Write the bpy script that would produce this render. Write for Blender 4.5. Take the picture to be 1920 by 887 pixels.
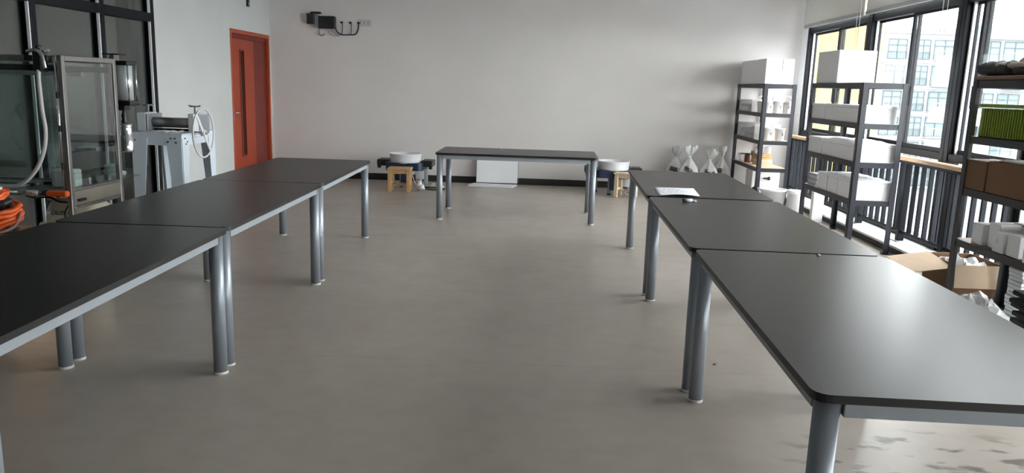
import bpy, bmesh, math, random
from mathutils import Vector, Matrix
random.seed(7)
PI = math.pi
S = bpy.context.scene
for o in list(bpy.data.objects): bpy.data.objects.remove(o)
COL = S.collection

# ------------------------------------------------------------------ camera
CAMZ = 1.4898
pitch, roll, yaw = 0.191446, 0.0314785, 0.0332431
fw = Vector((-math.sin(yaw)*math.cos(pitch), math.cos(yaw)*math.cos(pitch), -math.sin(pitch)))
rt = Vector((math.cos(yaw), math.sin(yaw), 0)); up = rt.cross(fw)
r2 = math.cos(roll)*rt + math.sin(roll)*up; u2 = -math.sin(roll)*rt + math.cos(roll)*up
cd = bpy.data.cameras.new('camera'); cam = bpy.data.objects.new('camera', cd); COL.objects.link(cam)
cd.sensor_width = 36; cd.lens = 1449.87/1920*36; cd.clip_start = .05; cd.clip_end = 600
M = Matrix.Identity(4)
for i in range(3):
    M[i][0] = r2[i]; M[i][1] = u2[i]; M[i][2] = -fw[i]
M.translation = Vector((0, 0, CAMZ)); cam.matrix_world = M
S.camera = cam

# ------------------------------------------------------------------ light
w = bpy.data.worlds.new('overcast'); S.world = w; w.use_nodes = True
nt = w.node_tree; bg = nt.nodes['Background']
tc = nt.nodes.new('ShaderNodeTexCoord'); sx = nt.nodes.new('ShaderNodeSeparateXYZ')
cr = nt.nodes.new('ShaderNodeValToRGB')
nt.links.new(tc.outputs['Generated'], sx.inputs[0]); nt.links.new(sx.outputs['Z'], cr.inputs[0])
cr.color_ramp.elements[0].color = (.90, .91, .92, 1); cr.color_ramp.elements[1].color = (.97, .985, 1.0, 1)
nt.links.new(cr.outputs[0], bg.inputs[0]); bg.inputs[1].default_value = 3.2
S.view_settings.view_transform = 'Standard'; S.view_settings.look = 'None'
S.view_settings.exposure = 2.62; S.view_settings.gamma = 1; S.view_settings.use_curve_mapping = False

# ------------------------------------------------------------------ materials
def mat(name, col, rough=.5, metal=0, spec=.5, noise=0, nscale=8, bump=0, bscale=60, alpha=None, trans=None, stretch=None):
    m = bpy.data.materials.new(name); m.use_nodes = True; n = m.node_tree.nodes; l = m.node_tree.links
    b = n['Principled BSDF']; c = tuple(col)+(1,)
    b.inputs['Base Color'].default_value = c; b.inputs['Roughness'].default_value = rough
    b.inputs['Metallic'].default_value = metal; b.inputs['Specular IOR Level'].default_value = spec
    if noise or bump:
        t = n.new('ShaderNodeTexCoord'); mp = n.new('ShaderNodeMapping'); l.new(t.outputs['Object'], mp.inputs[0])
        if stretch: mp.inputs['Scale'].default_value = stretch
    if noise:
        nz = n.new('ShaderNodeTexNoise'); nz.inputs['Scale'].default_value = nscale; nz.inputs['Detail'].default_value = 5
        l.new(mp.outputs[0], nz.inputs[0])
        mx = n.new('ShaderNodeValToRGB'); e = mx.color_ramp.elements; e[0].position = .3; e[1].position = .7
        e[0].color = tuple(x*(1-noise) for x in col)+(1,); e[1].color = tuple(min(1, x*(1+noise*.6)) for x in col)+(1,)
        l.new(nz.outputs[0], mx.inputs[0]); l.new(mx.outputs[0], b.inputs['Base Color'])
    if bump:
        nb = n.new('ShaderNodeTexNoise'); nb.inputs['Scale'].default_value = bscale; l.new(mp.outputs[0], nb.inputs[0])
        bp = n.new('ShaderNodeBump'); bp.inputs['Strength'].default_value = bump; bp.inputs['Distance'].default_value = .01
        l.new(nb.outputs[0], bp.inputs['Height']); l.new(bp.outputs[0], b.inputs['Normal'])
    if trans:
        tr = n.new('ShaderNodeBsdfTransparent'); ms = n.new('ShaderNodeMixShader'); ms.inputs[0].default_value = trans
        tr.inputs[0].default_value = (1, 1, 1, 1)
        l.new(b.outputs[0], ms.inputs[1]); l.new(tr.outputs[0], ms.inputs[2]); l.new(ms.outputs[0], n['Material Output'].inputs[0])
    return m
def glass(name, tint=(.95, .98, .97), base=.04, scale=.6):
    m = bpy.data.materials.new(name); m.use_nodes = True; n = m.node_tree.nodes; l = m.node_tree.links
    n.remove(n['Principled BSDF'])
    tr = n.new('ShaderNodeBsdfTransparent'); tr.inputs[0].default_value = tuple(tint)+(1,)
    gl = n.new('ShaderNodeBsdfGlossy'); gl.inputs['Roughness'].default_value = .01
    lw = n.new('ShaderNodeLayerWeight'); lw.inputs[0].default_value = .25
    ma = n.new('ShaderNodeMath'); ma.operation = 'MULTIPLY_ADD'; ma.inputs[1].default_value = scale; ma.inputs[2].default_value = base
    l.new(lw.outputs['Fresnel'], ma.inputs[0]); ms = n.new('ShaderNodeMixShader')
    l.new(ma.outputs[0], ms.inputs[0]); l.new(tr.outputs[0], ms.inputs[1]); l.new(gl.outputs[0], ms.inputs[2])
    l.new(ms.outputs[0], n['Material Output'].inputs[0]); return m

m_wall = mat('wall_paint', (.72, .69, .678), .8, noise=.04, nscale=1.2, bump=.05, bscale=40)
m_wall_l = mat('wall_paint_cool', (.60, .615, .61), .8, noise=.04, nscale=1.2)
m_ceil = mat('ceiling_paint', (.7, .7, .69), .9)
m_col = mat('column_paint', (.82, .83, .84), .7)
m_frame = mat('dark_aluminium', (.0035, .005, .009), .5, spec=.2)
m_trim_glint = mat('white_trim_and_glint', (.92, .94, .96), .35, .1)  # white jamb trim, also the painted window reflections on the left mullions
m_base = mat('black_skirting', (.012, .011, .012), .5)
m_glass = glass('window_glass', (.97, .99, .985), .02, .35)
m_glass_in = glass('partition_glass', (.78, .82, .81), .05, .35)
m_booth_glass = glass('booth_glass', (.84, .90, .89), .05, .22)
m_top = mat('black_laminate', (.013, .011, .0115), .32, spec=.32, noise=.12, nscale=5, bump=.015, bscale=200)
m_edge = mat('black_edge', (.008, .008, .009), .42)
m_leg = mat('grey_painted_steel', (.29, .32, .36), .36, .35)
m_apron = mat('grey_apron_steel', (.34, .37, .40), .45, .2)
m_foot = mat('clear_foot', (.62, .60, .58), .3)
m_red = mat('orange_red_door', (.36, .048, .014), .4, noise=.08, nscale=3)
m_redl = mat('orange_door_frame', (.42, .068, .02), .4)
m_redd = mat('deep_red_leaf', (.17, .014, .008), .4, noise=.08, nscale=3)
m_dark = mat('dark_plastic', (.012, .012, .014), .4)
m_steel = mat('stainless_steel', (.34, .33, .315), .28, .9, noise=.12, nscale=30, stretch=(1, 1, .1))
m_cyl = mat('brushed_cylinder', (.66, .70, .72), .3, .35)
m_chrome = mat('chrome', (.75, .75, .76), .15, 1)
m_panel = mat('dull_steel_panel', (.24, .215, .18), .4, .5, noise=.15, nscale=6)
m_machine = mat('pale_grey_blue_paint', (.68, .75, .83), .5)
m_machine2 = mat('light_grey_paint', (.74, .75, .76), .45)
m_white = mat('white_plastic', (.80, .81, .84), .4)
m_foam = mat('white_foam', (.86, .86, .88), .8, bump=.08, bscale=180)
m_card_w = mat('white_card', (.84, .84, .86), .7)
m_card_g = mat('greyish_card', (.70, .69, .68), .8)
m_navy = mat('navy_plastic', (.012, .028, .065), .35)
m_grey = mat('grey_steel', (.35, .37, .40), .4, .3)
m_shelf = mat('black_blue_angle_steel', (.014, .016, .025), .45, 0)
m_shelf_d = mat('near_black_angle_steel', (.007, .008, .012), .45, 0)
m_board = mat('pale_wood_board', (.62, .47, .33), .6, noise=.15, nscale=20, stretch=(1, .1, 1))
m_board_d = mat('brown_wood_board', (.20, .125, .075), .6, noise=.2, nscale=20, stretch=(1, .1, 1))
m_pine = mat('pine_wood', (.60, .36, .17), .55, noise=.18, nscale=14, stretch=(3, 3, .4))
m_pine2 = mat('pale_pine_wood', (.76, .61, .42), .55, noise=.12, nscale=14, stretch=(3, 3, .4))
m_rail = mat('handrail_wood', (.56, .36, .20), .5, noise=.15, nscale=12, stretch=(4, .3, 4))
m_basket = mat('green_plastic', (.19, .28, .015), .45)
m_kraft = mat('brown_cardboard', (.17, .085, .04), .8, noise=.08, nscale=8)
m_kraft2 = mat('kraft_cardboard', (.50, .37, .26), .8, noise=.07, nscale=8)
m_clear = mat('clear_plastic', (.75, .77, .8), .15, trans=.6)
m_film = mat('plastic_film', (.72, .73, .73), .25, trans=.30)
m_paper = mat('paper', (.83, .83, .86), .8)
m_ink = mat('grey_ink', (.58, .58, .64), .8)
m_black_ink = mat('black_ink', (.03, .03, .035), .7)
m_orange = mat('orange_hose', (.75, .11, .015), .4)
m_cream = mat('cream_enamel', (.80, .76, .62), .35)
m_hose = mat('grey_white_hose', (.56, .55, .53), .45)
m_blind = mat('blind_fabric', (.70, .69, .64), .85, trans=.06)
m_blindbar = mat('blind_bar', (.34, .35, .34), .5)
m_ledge = mat('ledge_tile', (.80, .80, .79), .45, noise=.05, nscale=5)
m_fabric = mat('brown_fabric', (.17, .085, .065), .8, noise=.4, nscale=14)
m_fabric2 = mat('pink_brown_fabric', (.42, .24, .20), .8, noise=.3, nscale=14)
m_fabric3 = mat('dark_grey_fabric', (.035, .035, .037), .8, noise=.3, nscale=14)
m_fabric4 = mat('beige_fabric', (.42, .34, .30), .8, noise=.3, nscale=14)
m_rust = mat('brown_glass', (.16, .06, .04), .3)
m_pot = mat('bag_film_white', (.70, .69, .68), .35, noise=.08, nscale=10)
m_bwall = mat('facade_white', (.21, .215, .22), .8)
m_bwin = mat('facade_glass', (.09, .12, .13), .6)
m_brail = mat('facade_rail', (.035, .047, .053), .6)
m_roofc = mat('facade_cyan', (.115, .18, .185), .8)
m_yellow = mat('facade_yellow', (.175, .13, .045), .8)
m_yellow2 = mat('facade_pale_yellow', (.21, .15, .055), .8)
m_ground = mat('outdoor_paving', (.26, .27, .28), .85, noise=.1, nscale=.2)
m_bluestuff = mat('blue_roof_panel', (.05, .08, .14), .6)
m_pinkpaper = mat('pink_red_print', (.55, .10, .14), .7)

# floor: pale coated concrete with faint mottling, dust smears, a joint and scuffs under the near right table
def floor_mat():
    m = bpy.data.materials.new('coated_concrete'); m.use_nodes = True; n = m.node_tree.nodes; l = m.node_tree.links
    b = n['Principled BSDF']; b.inputs['Specular IOR Level'].default_value = .45
    tc = n.new('ShaderNodeTexCoord')
    def noise(scale, det=4, st=(1, 1, 1)):
        mp = n.new('ShaderNodeMapping'); mp.inputs['Scale'].default_value = st; l.new(tc.outputs['Object'], mp.inputs[0])
        z = n.new('ShaderNodeTexNoise'); z.inputs['Scale'].default_value = scale; z.inputs['Detail'].default_value = det
        l.new(mp.outputs[0], z.inputs[0]); return z.outputs[0]
    def ramp(v, p0, p1, c0, c1):
        r = n.new('ShaderNodeValToRGB'); e = r.color_ramp.elements; e[0].position = p0; e[1].position = p1
        e[0].color = c0+(1,); e[1].color = c1+(1,); l.new(v, r.inputs[0]); return r.outputs[0]
    def mul(a, c, f=1):
        x = n.new('ShaderNodeMix'); x.data_type = 'RGBA'; x.blend_type = 'MULTIPLY'; x.inputs[0].default_value = f
        l.new(a, x.inputs[6]); l.new(c, x.inputs[7]); return x.outputs[2]
    def math_(op, a, bb, cc=None):
        x = n.new('ShaderNodeMath'); x.operation = op; x.use_clamp = False
        for i, v in enumerate((a, bb, cc)):
            if v is None: continue
            if isinstance(v, (int, float)): x.inputs[i].default_value = v
            else: l.new(v, x.inputs[i])
        return x.outputs[0]
    c = ramp(noise(.9), .3, .7, (.40, .355, .312), (.455, .405, .36))
    c = mul(c, ramp(noise(7, 6), .35, .6, (.93, .92, .91), (1, 1, 1)))
    sp = n.new('ShaderNodeSeparateXYZ'); l.new(tc.outputs['Object'], sp.inputs[0])
    # expansion joint across the room
    d = math_('ABSOLUTE', math_('SUBTRACT', sp.outputs[1], 4.02), 0)
    wob = math_('MULTIPLY_ADD', noise(3), .02, -.01); d = math_('ABSOLUTE', math_('ADD', d, wob), 0)
    c = mul(c, ramp(d, .002, .006, (.86, .85, .84), (1, 1, 1)))
    # scuffs: localised dusty black marks
    dx = math_('DIVIDE', math_('SUBTRACT', sp.outputs[0], 1.75), .75); dy = math_('DIVIDE', math_('SUBTRACT', sp.outputs[1], 3.05), .38)
    rr = math_('ADD', math_('MULTIPLY', dx, dx), math_('MULTIPLY', dy, dy))
    area = ramp(rr, .35, 1.1, (0, 0, 0), (1, 1, 1))
    sc = ramp(noise(5.5, 5, (1, 2.2, 1)), .55, .64, (1, 1, 1), (.36, .35, .34))
    x = n.new('ShaderNodeMix'); x.data_type = 'RGBA'; l.new(area, x.inputs[0]); l.new(sc, x.inputs[6]); x.inputs[7].default_value = (1, 1, 1, 1)
    c = mul(c, x.outputs[2])
    # sparse dark flecks and wipes elsewhere
    c = mul(c, ramp(noise(2.6, 8, (.5, 2.2, 1)), .60, .80, (1, 1, 1), (.90, .89, .88)))
    l.new(c, b.inputs['Base Color'])
    l.new(ramp(noise(3, 5), .3, .7, (.30,)*3, (.40,)*3), b.inputs['Roughness'])
    return m
m_floor = floor_mat()

# ------------------------------------------------------------------ mesh helpers
def NB(): return bmesh.new()
def box(bm, x0, x1, y0, y1, z0, z1, bev=0, M=None, seg=1):
    if x0 > x1: x0, x1 = x1, x0
    if y0 > y1: y0, y1 = y1, y0
    if z0 > z1: z0, z1 = z1, z0
    r = bmesh.ops.create_cube(bm, size=1); vs = r['verts']
    for v in vs: v.co = Vector((x0+(v.co.x+.5)*(x1-x0), y0+(v.co.y+.5)*(y1-y0), z0+(v.co.z+.5)*(z1-z0)))
    if bev:
        es = list({e for v in vs for e in v.link_edges})
        r = bmesh.ops.bevel(bm, geom=es, offset=bev, segments=seg, affect='EDGES', profile=.5)
        vs = list({v for f in r['faces'] for v in f.verts} | {v for v in vs if v.is_valid})
    if M is not None:
        for v in vs: v.co = M @ v.co
    return bm
def ring(c, a, b, r, seg, ph=0): return [c + (a*math.cos(2*PI*i/seg+ph) + b*math.sin(2*PI*i/seg+ph))*r for i in range(seg)]
def basis(d):
    d = d.normalized(); t = Vector((0, 0, 1)) if abs(d.z) < .9 else Vector((1, 0, 0))
    a = d.cross(t).normalized(); return a, d.cross(a).normalized()
def cyl(bm, p0, p1, r0, r1=None, seg=20, caps=True, ph=0):
    p0, p1 = Vector(p0), Vector(p1); r1 = r0 if r1 is None else r1
    a, b = basis(p1-p0)
    v0 = [bm.verts.new(p) for p in ring(p0, a, b, r0, seg, ph)]; v1 = [bm.verts.new(p) for p in ring(p1, a, b, r1, seg, ph)]
    for i in range(seg):
        f = bm.faces.new((v0[i], v0[(i+1) % seg], v1[(i+1) % seg], v1[i])); f.smooth = seg > 6
    if caps: bm.faces.new(v0[::-1]); bm.faces.new(v1)
    return bm
def spline(pts, k=6, closed=False):
    P = [Vector(p) for p in pts]; n = len(P); out = []
    for i in range(n if closed else n-1):
        g = (lambda j: P[j % n]) if closed else (lambda j: P[min(max(j, 0), n-1)])
        a, b, c, d = g(i-1), g(i), g(i+1), g(i+2)
        for j in range(k):
            t = j/k
            out.append(.5*((2*b)+(c-a)*t+(2*a-5*b+4*c-d)*t*t+(3*b-a-3*c+d)*t**3))
    if not closed: out.append(P[-1])
    return out
def tube(bm, pts, r, seg=8, smooth=6, closed=False):
    P = spline(pts, smooth, closed) if smooth else [Vector(p) for p in pts]
    n = len(P); rings = []; pa = None
    for i in range(n):
        d = (P[(i+1) % n]-P[i-1]) if closed else (P[min(i+1, n-1)]-P[max(i-1, 0)])
        d = d.normalized()
        if pa is None: a, b = basis(d)
        else:
            a = (pa - d*pa.dot(d)).normalized(); b = d.cross(a)
        pa = a
        rings.append([bm.verts.new(p) for p in ring(P[i], a, b, r, seg)])
    for i in range(n if closed else n-1):
        A, B = rings[i], rings[(i+1) % n]
        for j in range(seg):
            f = bm.faces.new((A[j], A[(j+1) % seg], B[(j+1) % seg], B[j])); f.smooth = True
    if not closed: bm.faces.new(rings[0][::-1]); bm.faces.new(rings[-1])
    return bm
def lathe(bm, prof, c=(0, 0, 0), seg=28, M=None, fn=None):
    c = Vector(c); rings = []
    for r, z in prof:
        if r < 1e-6: rings.append([bm.verts.new(c+Vector((0, 0, z)))]); continue
        R = []
        for i in range(seg):
            t = 2*PI*i/seg; rr = r*(fn(t, z) if fn else 1)
            R.append(bm.verts.new(c+Vector((rr*math.cos(t), rr*math.sin(t), z))))
        rings.append(R)
    for A, B in zip(rings, rings[1:]):
        for i in range(seg):
            j = (i+1) % seg
            if len(A) == 1 and len(B) == 1: continue
            if len(A) == 1: f = bm.faces.new((A[0], B[j], B[i]))
            elif len(B) == 1: f = bm.faces.new((A[i], A[j], B[0]))
            else: f = bm.faces.new((A[i], A[j], B[j], B[i]))
            f.smooth = True
    if M is not None:
        for R in rings:
            for v in R: v.co = M @ v.co
    return bm
def prism(bm, poly, z0, z1, M=None):
    a = [bm.verts.new((x, y, z0)) for x, y in poly]; b = [bm.verts.new((x, y, z1)) for x, y in poly]; n = len(poly)
    bm.faces.new(a[::-1]); bm.faces.new(b)
    for i in range(n): bm.faces.new((a[i], a[(i+1) % n], b[(i+1) % n], b[i]))
    if M is not None:
        for v in a+b: v.co = M @ v.co
    return bm
def rrect(hx, hy, r, k=5):
    out = []
    for cx, cy, a0 in ((hx-r, hy-r, 0), (-hx+r, hy-r, PI/2), (-hx+r, -hy+r, PI), (hx-r, -hy+r, 1.5*PI)):
        for i in range(k+1): t = a0+PI/2*i/k; out.append((cx+r*math.cos(t), cy+r*math.sin(t)))
    return out
def obj(name, bm, m, parent=None, loc=None):
    bmesh.ops.recalc_face_normals(bm, faces=bm.faces)
    me = bpy.data.meshes.new(name); bm.to_mesh(me); bm.free()
    for x in (m if isinstance(m, (list, tuple)) else [m]): me.materials.append(x)
    o = bpy.data.objects.new(name, me); COL.objects.link(o)
    if parent: o.parent = parent
    if loc: o.location = loc
    return o
def tag(o, label=None, cat=None, group=None, kind=None):
    if label: o['label'] = label
    if cat: o['category'] = cat
    if group: o['group'] = group
    if kind: o['kind'] = kind
    return o
def thing(name, label, cat, loc=(0, 0, 0), rz=0, group=None):
    o = bpy.data.objects.new(name, None); COL.objects.link(o); o.empty_display_size = .1
    o.location = loc; o.rotation_euler = (0, 0, rz); return tag(o, label, cat, group)
def struct(name, bm, m): return tag(obj(name, bm, m), kind='structure')
def sroot(name, loc=(0, 0, 0)):
    o = bpy.data.objects.new(name, None); COL.objects.link(o); o.location = loc; o['kind'] = 'structure'; return o
def bx(name, m, parent, *a, **k): return obj(name, box(NB(), *a, **k), m, parent)
def dup(root, loc, rz=None, label=None, group=None):
    def cp(o, par):
        c = o.copy(); COL.objects.link(c)
        if par: c.parent = par
        for ch in kids.get(o, ()): cp(ch, c)
        return c
    kids = {}
    for o in COL.objects:
        if o.parent: kids.setdefault(o.parent, []).append(o)
    r = cp(root, None); r.location = loc
    if rz is not None: r.rotation_euler = (0, 0, rz)
    if label: r['label'] = label
    if group: r['group'] = group
    return r
def text(name, s, size, m, parent, M, ext=.0008, shear=0):
    c = bpy.data.curves.new(name, 'FONT'); c.body = s; c.size = size; c.extrude = ext; c.shear = shear
    c.align_x = 'CENTER'; c.align_y = 'CENTER'
    c.resolution_u = 3; c.materials.append(m); tmp = bpy.data.objects.new('tmp', c); COL.objects.link(tmp)
    bpy.context.view_layer.update(); me = bpy.data.meshes.new_from_object(tmp.evaluated_get(bpy.context.evaluated_depsgraph_get()))
    bpy.data.objects.remove(tmp); o = bpy.data.objects.new(name, me); COL.objects.link(o)
    if parent: o.parent = parent
    o.matrix_local = M; return o

# ================================================================== SETTING
XL, XR, YB, YF, H = -4.167, 3.80, 11.94, -2.6, 3.3
DY0, DY1, DH = 10.40, 11.895, 2.135
struct('floor', box(NB(), -6.9, XR+.25, YF-.1, YB+.6, -.12, 0), m_floor)
struct('ceiling', box(NB(), -6.9, XR+.25, YF-.1, YB+.6, H, H+.12), m_ceil)
struct('wall_back', box(NB(), XL-.2, XR+.08, YB, YB+.2, 0, H), m_wall)
struct('wall_front', box(NB(), -6.9, XR+.2, YF-.1, YF, 0, H), m_wall)
GY1 = 8.318                                              # far end of the glazed partition
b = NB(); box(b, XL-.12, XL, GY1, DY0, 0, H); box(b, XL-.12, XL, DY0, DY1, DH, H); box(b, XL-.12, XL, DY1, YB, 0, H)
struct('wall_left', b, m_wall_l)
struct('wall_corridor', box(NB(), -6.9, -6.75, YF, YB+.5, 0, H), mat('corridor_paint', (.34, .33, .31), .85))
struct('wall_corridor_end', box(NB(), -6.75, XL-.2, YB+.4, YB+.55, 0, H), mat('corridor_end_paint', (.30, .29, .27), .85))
struct('trim_2', box(NB(), -5.09, -5.0, 9.60, 10.6, 0, H, .01), m_col)       # pale pillar out in the corridor
WY0 = 11.60
b = NB(); box(b, XR, XR+.08, WY0, YB, 0, H); struct('wall_right', b, m_col)
struct('wall_right_head', box(NB(), XR, XR+.2, YF, WY0, 3.05, H), m_ceil)
struct('baseboard_back', box(NB(), XL, XR, YB-.014, YB, 0, .10, .003), m_base)
b = NB(); box(b, XL, XL+.014, GY1+.02, DY0-.06, 0, .10, .003); struct('baseboard_left', b, m_base)
# raised ledge in front of the glass
tr = sroot('trim_1')
bx('ledge_top', m_ledge, tr, 3.455, XR+.2, YF, WY0, .062, .085, bev=.004)
bx('ledge_face', m_base, tr, 3.475, XR+.2, YF, WY0, 0, .062)

# right-hand windows: bays between thick posts
bays = [(11.60, 9.47, 10.47, 0), (9.47, 7.42, 8.42, 0), (7.42, 5.36, 7.11, 1), (5.36, 3.3, 4.3, 0), (3.3, 1.24, 2.2, 0), (1.24, -.82, .2, 0), (-.82, -2.6, -1.7, 0)]
ZS, ZH, ZT = 1.0, 2.36, 3.05
for k, (ya, yb, ym, openk) in enumerate(bays):
    wr = sroot('window_%d' % (k+1))
    t = .075
    b = NB()
    box(b, XR-.03, XR+.09, ya-t, ya, .085, ZT, .004)       # posts both ends
    box(b, XR-.03, XR+.09, yb, yb+t, .085, ZT, .004)
    for z0, z1 in ((.085, .15), (.93, ZS), (ZH, ZH+.09), (ZT-.06, ZT)):
        box(b, XR-.02, XR+.08, yb+t, ya-t, z0, z1, .004)
    obj('window_frame', b, m_frame, wr)
    # two sliding sashes, each on its own track
    for s, (p, q, xo) in enumerate(((ya-t, ym-.03, .045), (ym+.03, yb+t, .005))):
        if openk and s == 0: p, q = ya-t, ym-.02
        f = NB(); g = .042; lo, hi = min(p, q), max(p, q)
        box(f, XR+xo, XR+xo+.03, lo, lo+g, ZS, ZH, .003); box(f, XR+xo, XR+xo+.03, hi-g, hi, ZS, ZH, .003)
        box(f, XR+xo, XR+xo+.03, lo+g, hi-g, ZS, ZS+g, .003); box(f, XR+xo, XR+xo+.03, lo+g, hi-g, ZH-g*.6, ZH, .003)
        so = obj('sash', f, m_frame, wr)
        bx('pane', m_glass, so, XR+xo+.012, XR+xo+.018, lo+g, hi-g, ZS+g, ZH-g*.6)
        if s == 1:
            h = NB(); box(h, XR-.012, XR+.006, ym-.005, ym+.012, 1.42, 1.62, .003); obj('sash_latch', h, m_frame, so)
    bx('pane', m_glass, wr, XR+.03, XR+.036, yb+t, ya-t, .15, .93)
    bx('pane', m_glass, wr, XR+.03, XR+.036, yb+t, ya-t, ZH+.09, ZT-.06)
    bm_ = NB(); box(bm_, XR+.02, XR+.05, ya-t-.035, ya-t-.012, ZS, ZH); obj('jamb_trim', bm_, m_trim_glint, wr)

# roller blinds over the two far bays
for (ya, yb, zb, lb) in ((11.58, 9.50, 2.43, 'cream roller blind half lowered in the far corner window'), (9.44, 7.48, 2.43, 'cream roller blind half lowered over the second window from the corner'),
        (3.26, 1.28, .95, 'roller blind fully lowered over the window beside the camera'), (1.20, -.78, .95, 'roller blind fully lowered just behind the camera'), (-.86, -2.58, .95, 'roller blind fully lowered in the rear corner behind the camera')):
    t = thing('roller_blind', lb, 'blind', (3.71, (ya+yb)/2, 0), 0, 'roller blinds'); hh = (ya-yb)/2
    bx('blind_cloth', m_blind, t, -.002, .002, -hh, hh, zb+.04, 3.2)
    bx('bottom_bar', m_blindbar, t, -.012, .012, -hh, hh, zb, zb+.045, bev=.004)
    obj('roller', cyl(NB(), (0, -hh, 3.2), (0, hh, 3.2), .03, seg=14), m_blindbar, t)
    for q in (0, .09):
        obj('pull_cord', tube(NB(), [(-.03, -hh+.03+q, 3.2), (-.03, -hh+.03+q, 2.6), (-.03, -hh+.035+q*.9, 2.10)], .003, 6), m_card_g, t)

# inner guard railing
posts = [11.42, 10.13, 8.82, 7.79, 6.94, 5.70, 4.46, 3.22, 1.98, .74, -.5, -1.74]
t = thing('guard_railing', 'dark metal guard railing with wooden handrail before the windows', 'railing', (3.64, 0, .085))
bx('handrail', m_rail, t, -.045, .045, -2.5, 11.5, .805, .845, bev=.008)
bx('top_rail', m_frame, t, -.02, .02, -2.5, 11.45, .775, .805, bev=.003)
bx('bottom_rail', m_frame, t, -.015, .015, -2.5, 11.45, .085, .115, bev=.003)
for y in posts:
    p = bx('post', m_frame, t, -.032, .032, y-.032, y+.032, .008, .775, bev=.004)
    bx('base_plate', m_grey, p, -.06, .06, y-.07, y+.07, 0, .008, bev=.003)
base = None; n = 0
y = 11.36
while y > 1.0:
    if min(abs(y-q) for q in posts) > .05:
        if base is None:
            base = bx('baluster', m_frame, t, -.020, .020, -.0125, .0125, .115, .775, bev=.002); base.location = (0, y, 0)
        else:
            c = base.copy(); COL.objects.link(c); c.parent = t; c.location = (0, y, 0)
    y -= .150

# door: unequal pair of orange-red leaves in a frame
d = sroot('door_1')
b = NB(); box(b, XL-.10, XL+.008, DY0, DY0+.045, 0, DH, .003); box(b, XL-.10, XL+.008, DY1-.04, DY1, 0, DH, .003)
box(b, XL-.10, XL+.008, DY0+.045, DY1-.04, DH-.055, DH, .003); obj('door_frame', b, m_redl, d)
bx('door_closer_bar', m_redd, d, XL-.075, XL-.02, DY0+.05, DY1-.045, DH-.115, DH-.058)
sl0, sl1, sz0, sz1 = 10.80, 10.93, .42, 1.86
b = NB(); y0, y1 = DY0+.048, 11.32
box(b, XL-.075, XL-.03, y0, sl0, .008, DH-.118); box(b, XL-.075, XL-.03, sl1, y1, .008, DH-.118)
box(b, XL-.075, XL-.03, sl0, sl1, .008, sz0); box(b, XL-.075, XL-.03, sl0, sl1, sz1, DH-.118)
lf = obj('door_leaf', b, m_red, d)
bx('vision_pane', m_dark, lf, XL-.06, XL-.05, sl0, sl1, sz0, sz1)
b = NB(); box(b, XL-.035, XL-.022, sl0-.02, sl0, sz0-.02, sz1+.02); box(b, XL-.035, XL-.022, sl1, sl1+.02, sz0-.02, sz1+.02)
box(b, XL-.035, XL-.022, sl0, sl1, sz0-.02, sz0); box(b, XL-.035, XL-.022, sl0, sl1, sz1, sz1+.02)
obj('vision_frame', b, m_redd, lf)
bx('vision_bead', m_pine, lf, XL-.05, XL-.032, sl0, sl0+.03, sz0, sz1)
hd = NB(); box(hd, XL-.03, XL-.022, y0+.04, y0+.08, .90, 1.10, .002); cyl(hd, (XL-.03, y0+.06, 1.02), (XL+.02, y0+.06, 1.02), .009, seg=10); cyl(hd, (XL+.02, y0+.06, 1.02), (XL+.02, y0+.17, 1.02), .009, seg=10)
obj('door_handle', hd, m_chrome, lf)
bx('hinge', m_chrome, lf, XL-.03, XL-.015, y0, y0+.03, 1.90, 1.99)
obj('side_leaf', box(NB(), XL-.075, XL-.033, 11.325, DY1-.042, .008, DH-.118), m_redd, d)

# glazed partition on the left
for k, (ya, yb) in enumerate(((GY1, 7.32), (7.32, 6.31), (6.31, 5.30), (5.30, 4.29), (4.29, 3.28), (3.28, 1.2), (1.2, -2.6))):
    wr = sroot('window_%d' % (8+k)); t = .047
    b = NB(); box(b, XL-.06, XL+.03, ya-(.09 if k == 0 else t), ya, 0, H, .003); box(b, XL-.06, XL+.03, yb, yb+t, 0, H, .003)
    for z0, z1 in ((0, .10), (2.04, 2.13), (H-.06, H)): box(b, XL-.055, XL+.028, yb+t, ya-t, z0, z1, .002)
    obj('window_frame', b, m_frame, wr)
    e = ya-(.09 if k == 0 else t)
    for z0, z1 in ((.10, 2.04), (2.13, H-.06)):
        bx('pane', m_glass_in, wr, XL-.018, XL-.012, yb+t, e, z0, z1)
        bx('reflection_strip', m_trim_glint, wr, XL+.012, XL+.036, e-.013, e-.001, z0, z1)  # thin white strip paints the windows' reflection along the mullion edge

# small fixtures on walls
t = thing('control_box', 'small black control box high on the back wall with cables hanging from it', 'wall box', (-3.27, YB, 2.30))
bx('box_body', m_dark, t, -.13, .12, -.09, 0, -.04, .14, bev=.006)
bx('side_unit', m_dark, t, -.30, -.19, -.10, 0, .02, .17, bev=.006)
bx('bracket', m_grey, t, -.19, -.13, -.06, 0, -.02, .17, bev=.004)
bx('bracket_cap', m_dark, t, -.25, -.10, -.07, 0, .17, .20, bev=.004)
tube_b = NB(); tube(tube_b, [(.12, -.03, .0), (.135, -.03, -.07), (.21, -.03, -.12), (.33, -.03, -.12), (.42, -.03, -.11), (.46, -.02, -.04), (.465, -.01, .05)], .009, 8)
obj('cable', tube_b, m_dark, t)
for x0, x1 in ((.215, .215), (.345, .35)):
    c_ = obj('cable', tube(NB(), [(x0, -.01, .05), (x1+.01, -.03, 0), (x1, -.03, -.11)], .006, 6), m_dark, t)
obj('cable', tube(NB(), [(0, -.03, -.04), (.03, -.03, -.11), (.12, -.03, -.145), (.22, -.03, -.125)], .005, 6), m_grey, t)
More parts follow.
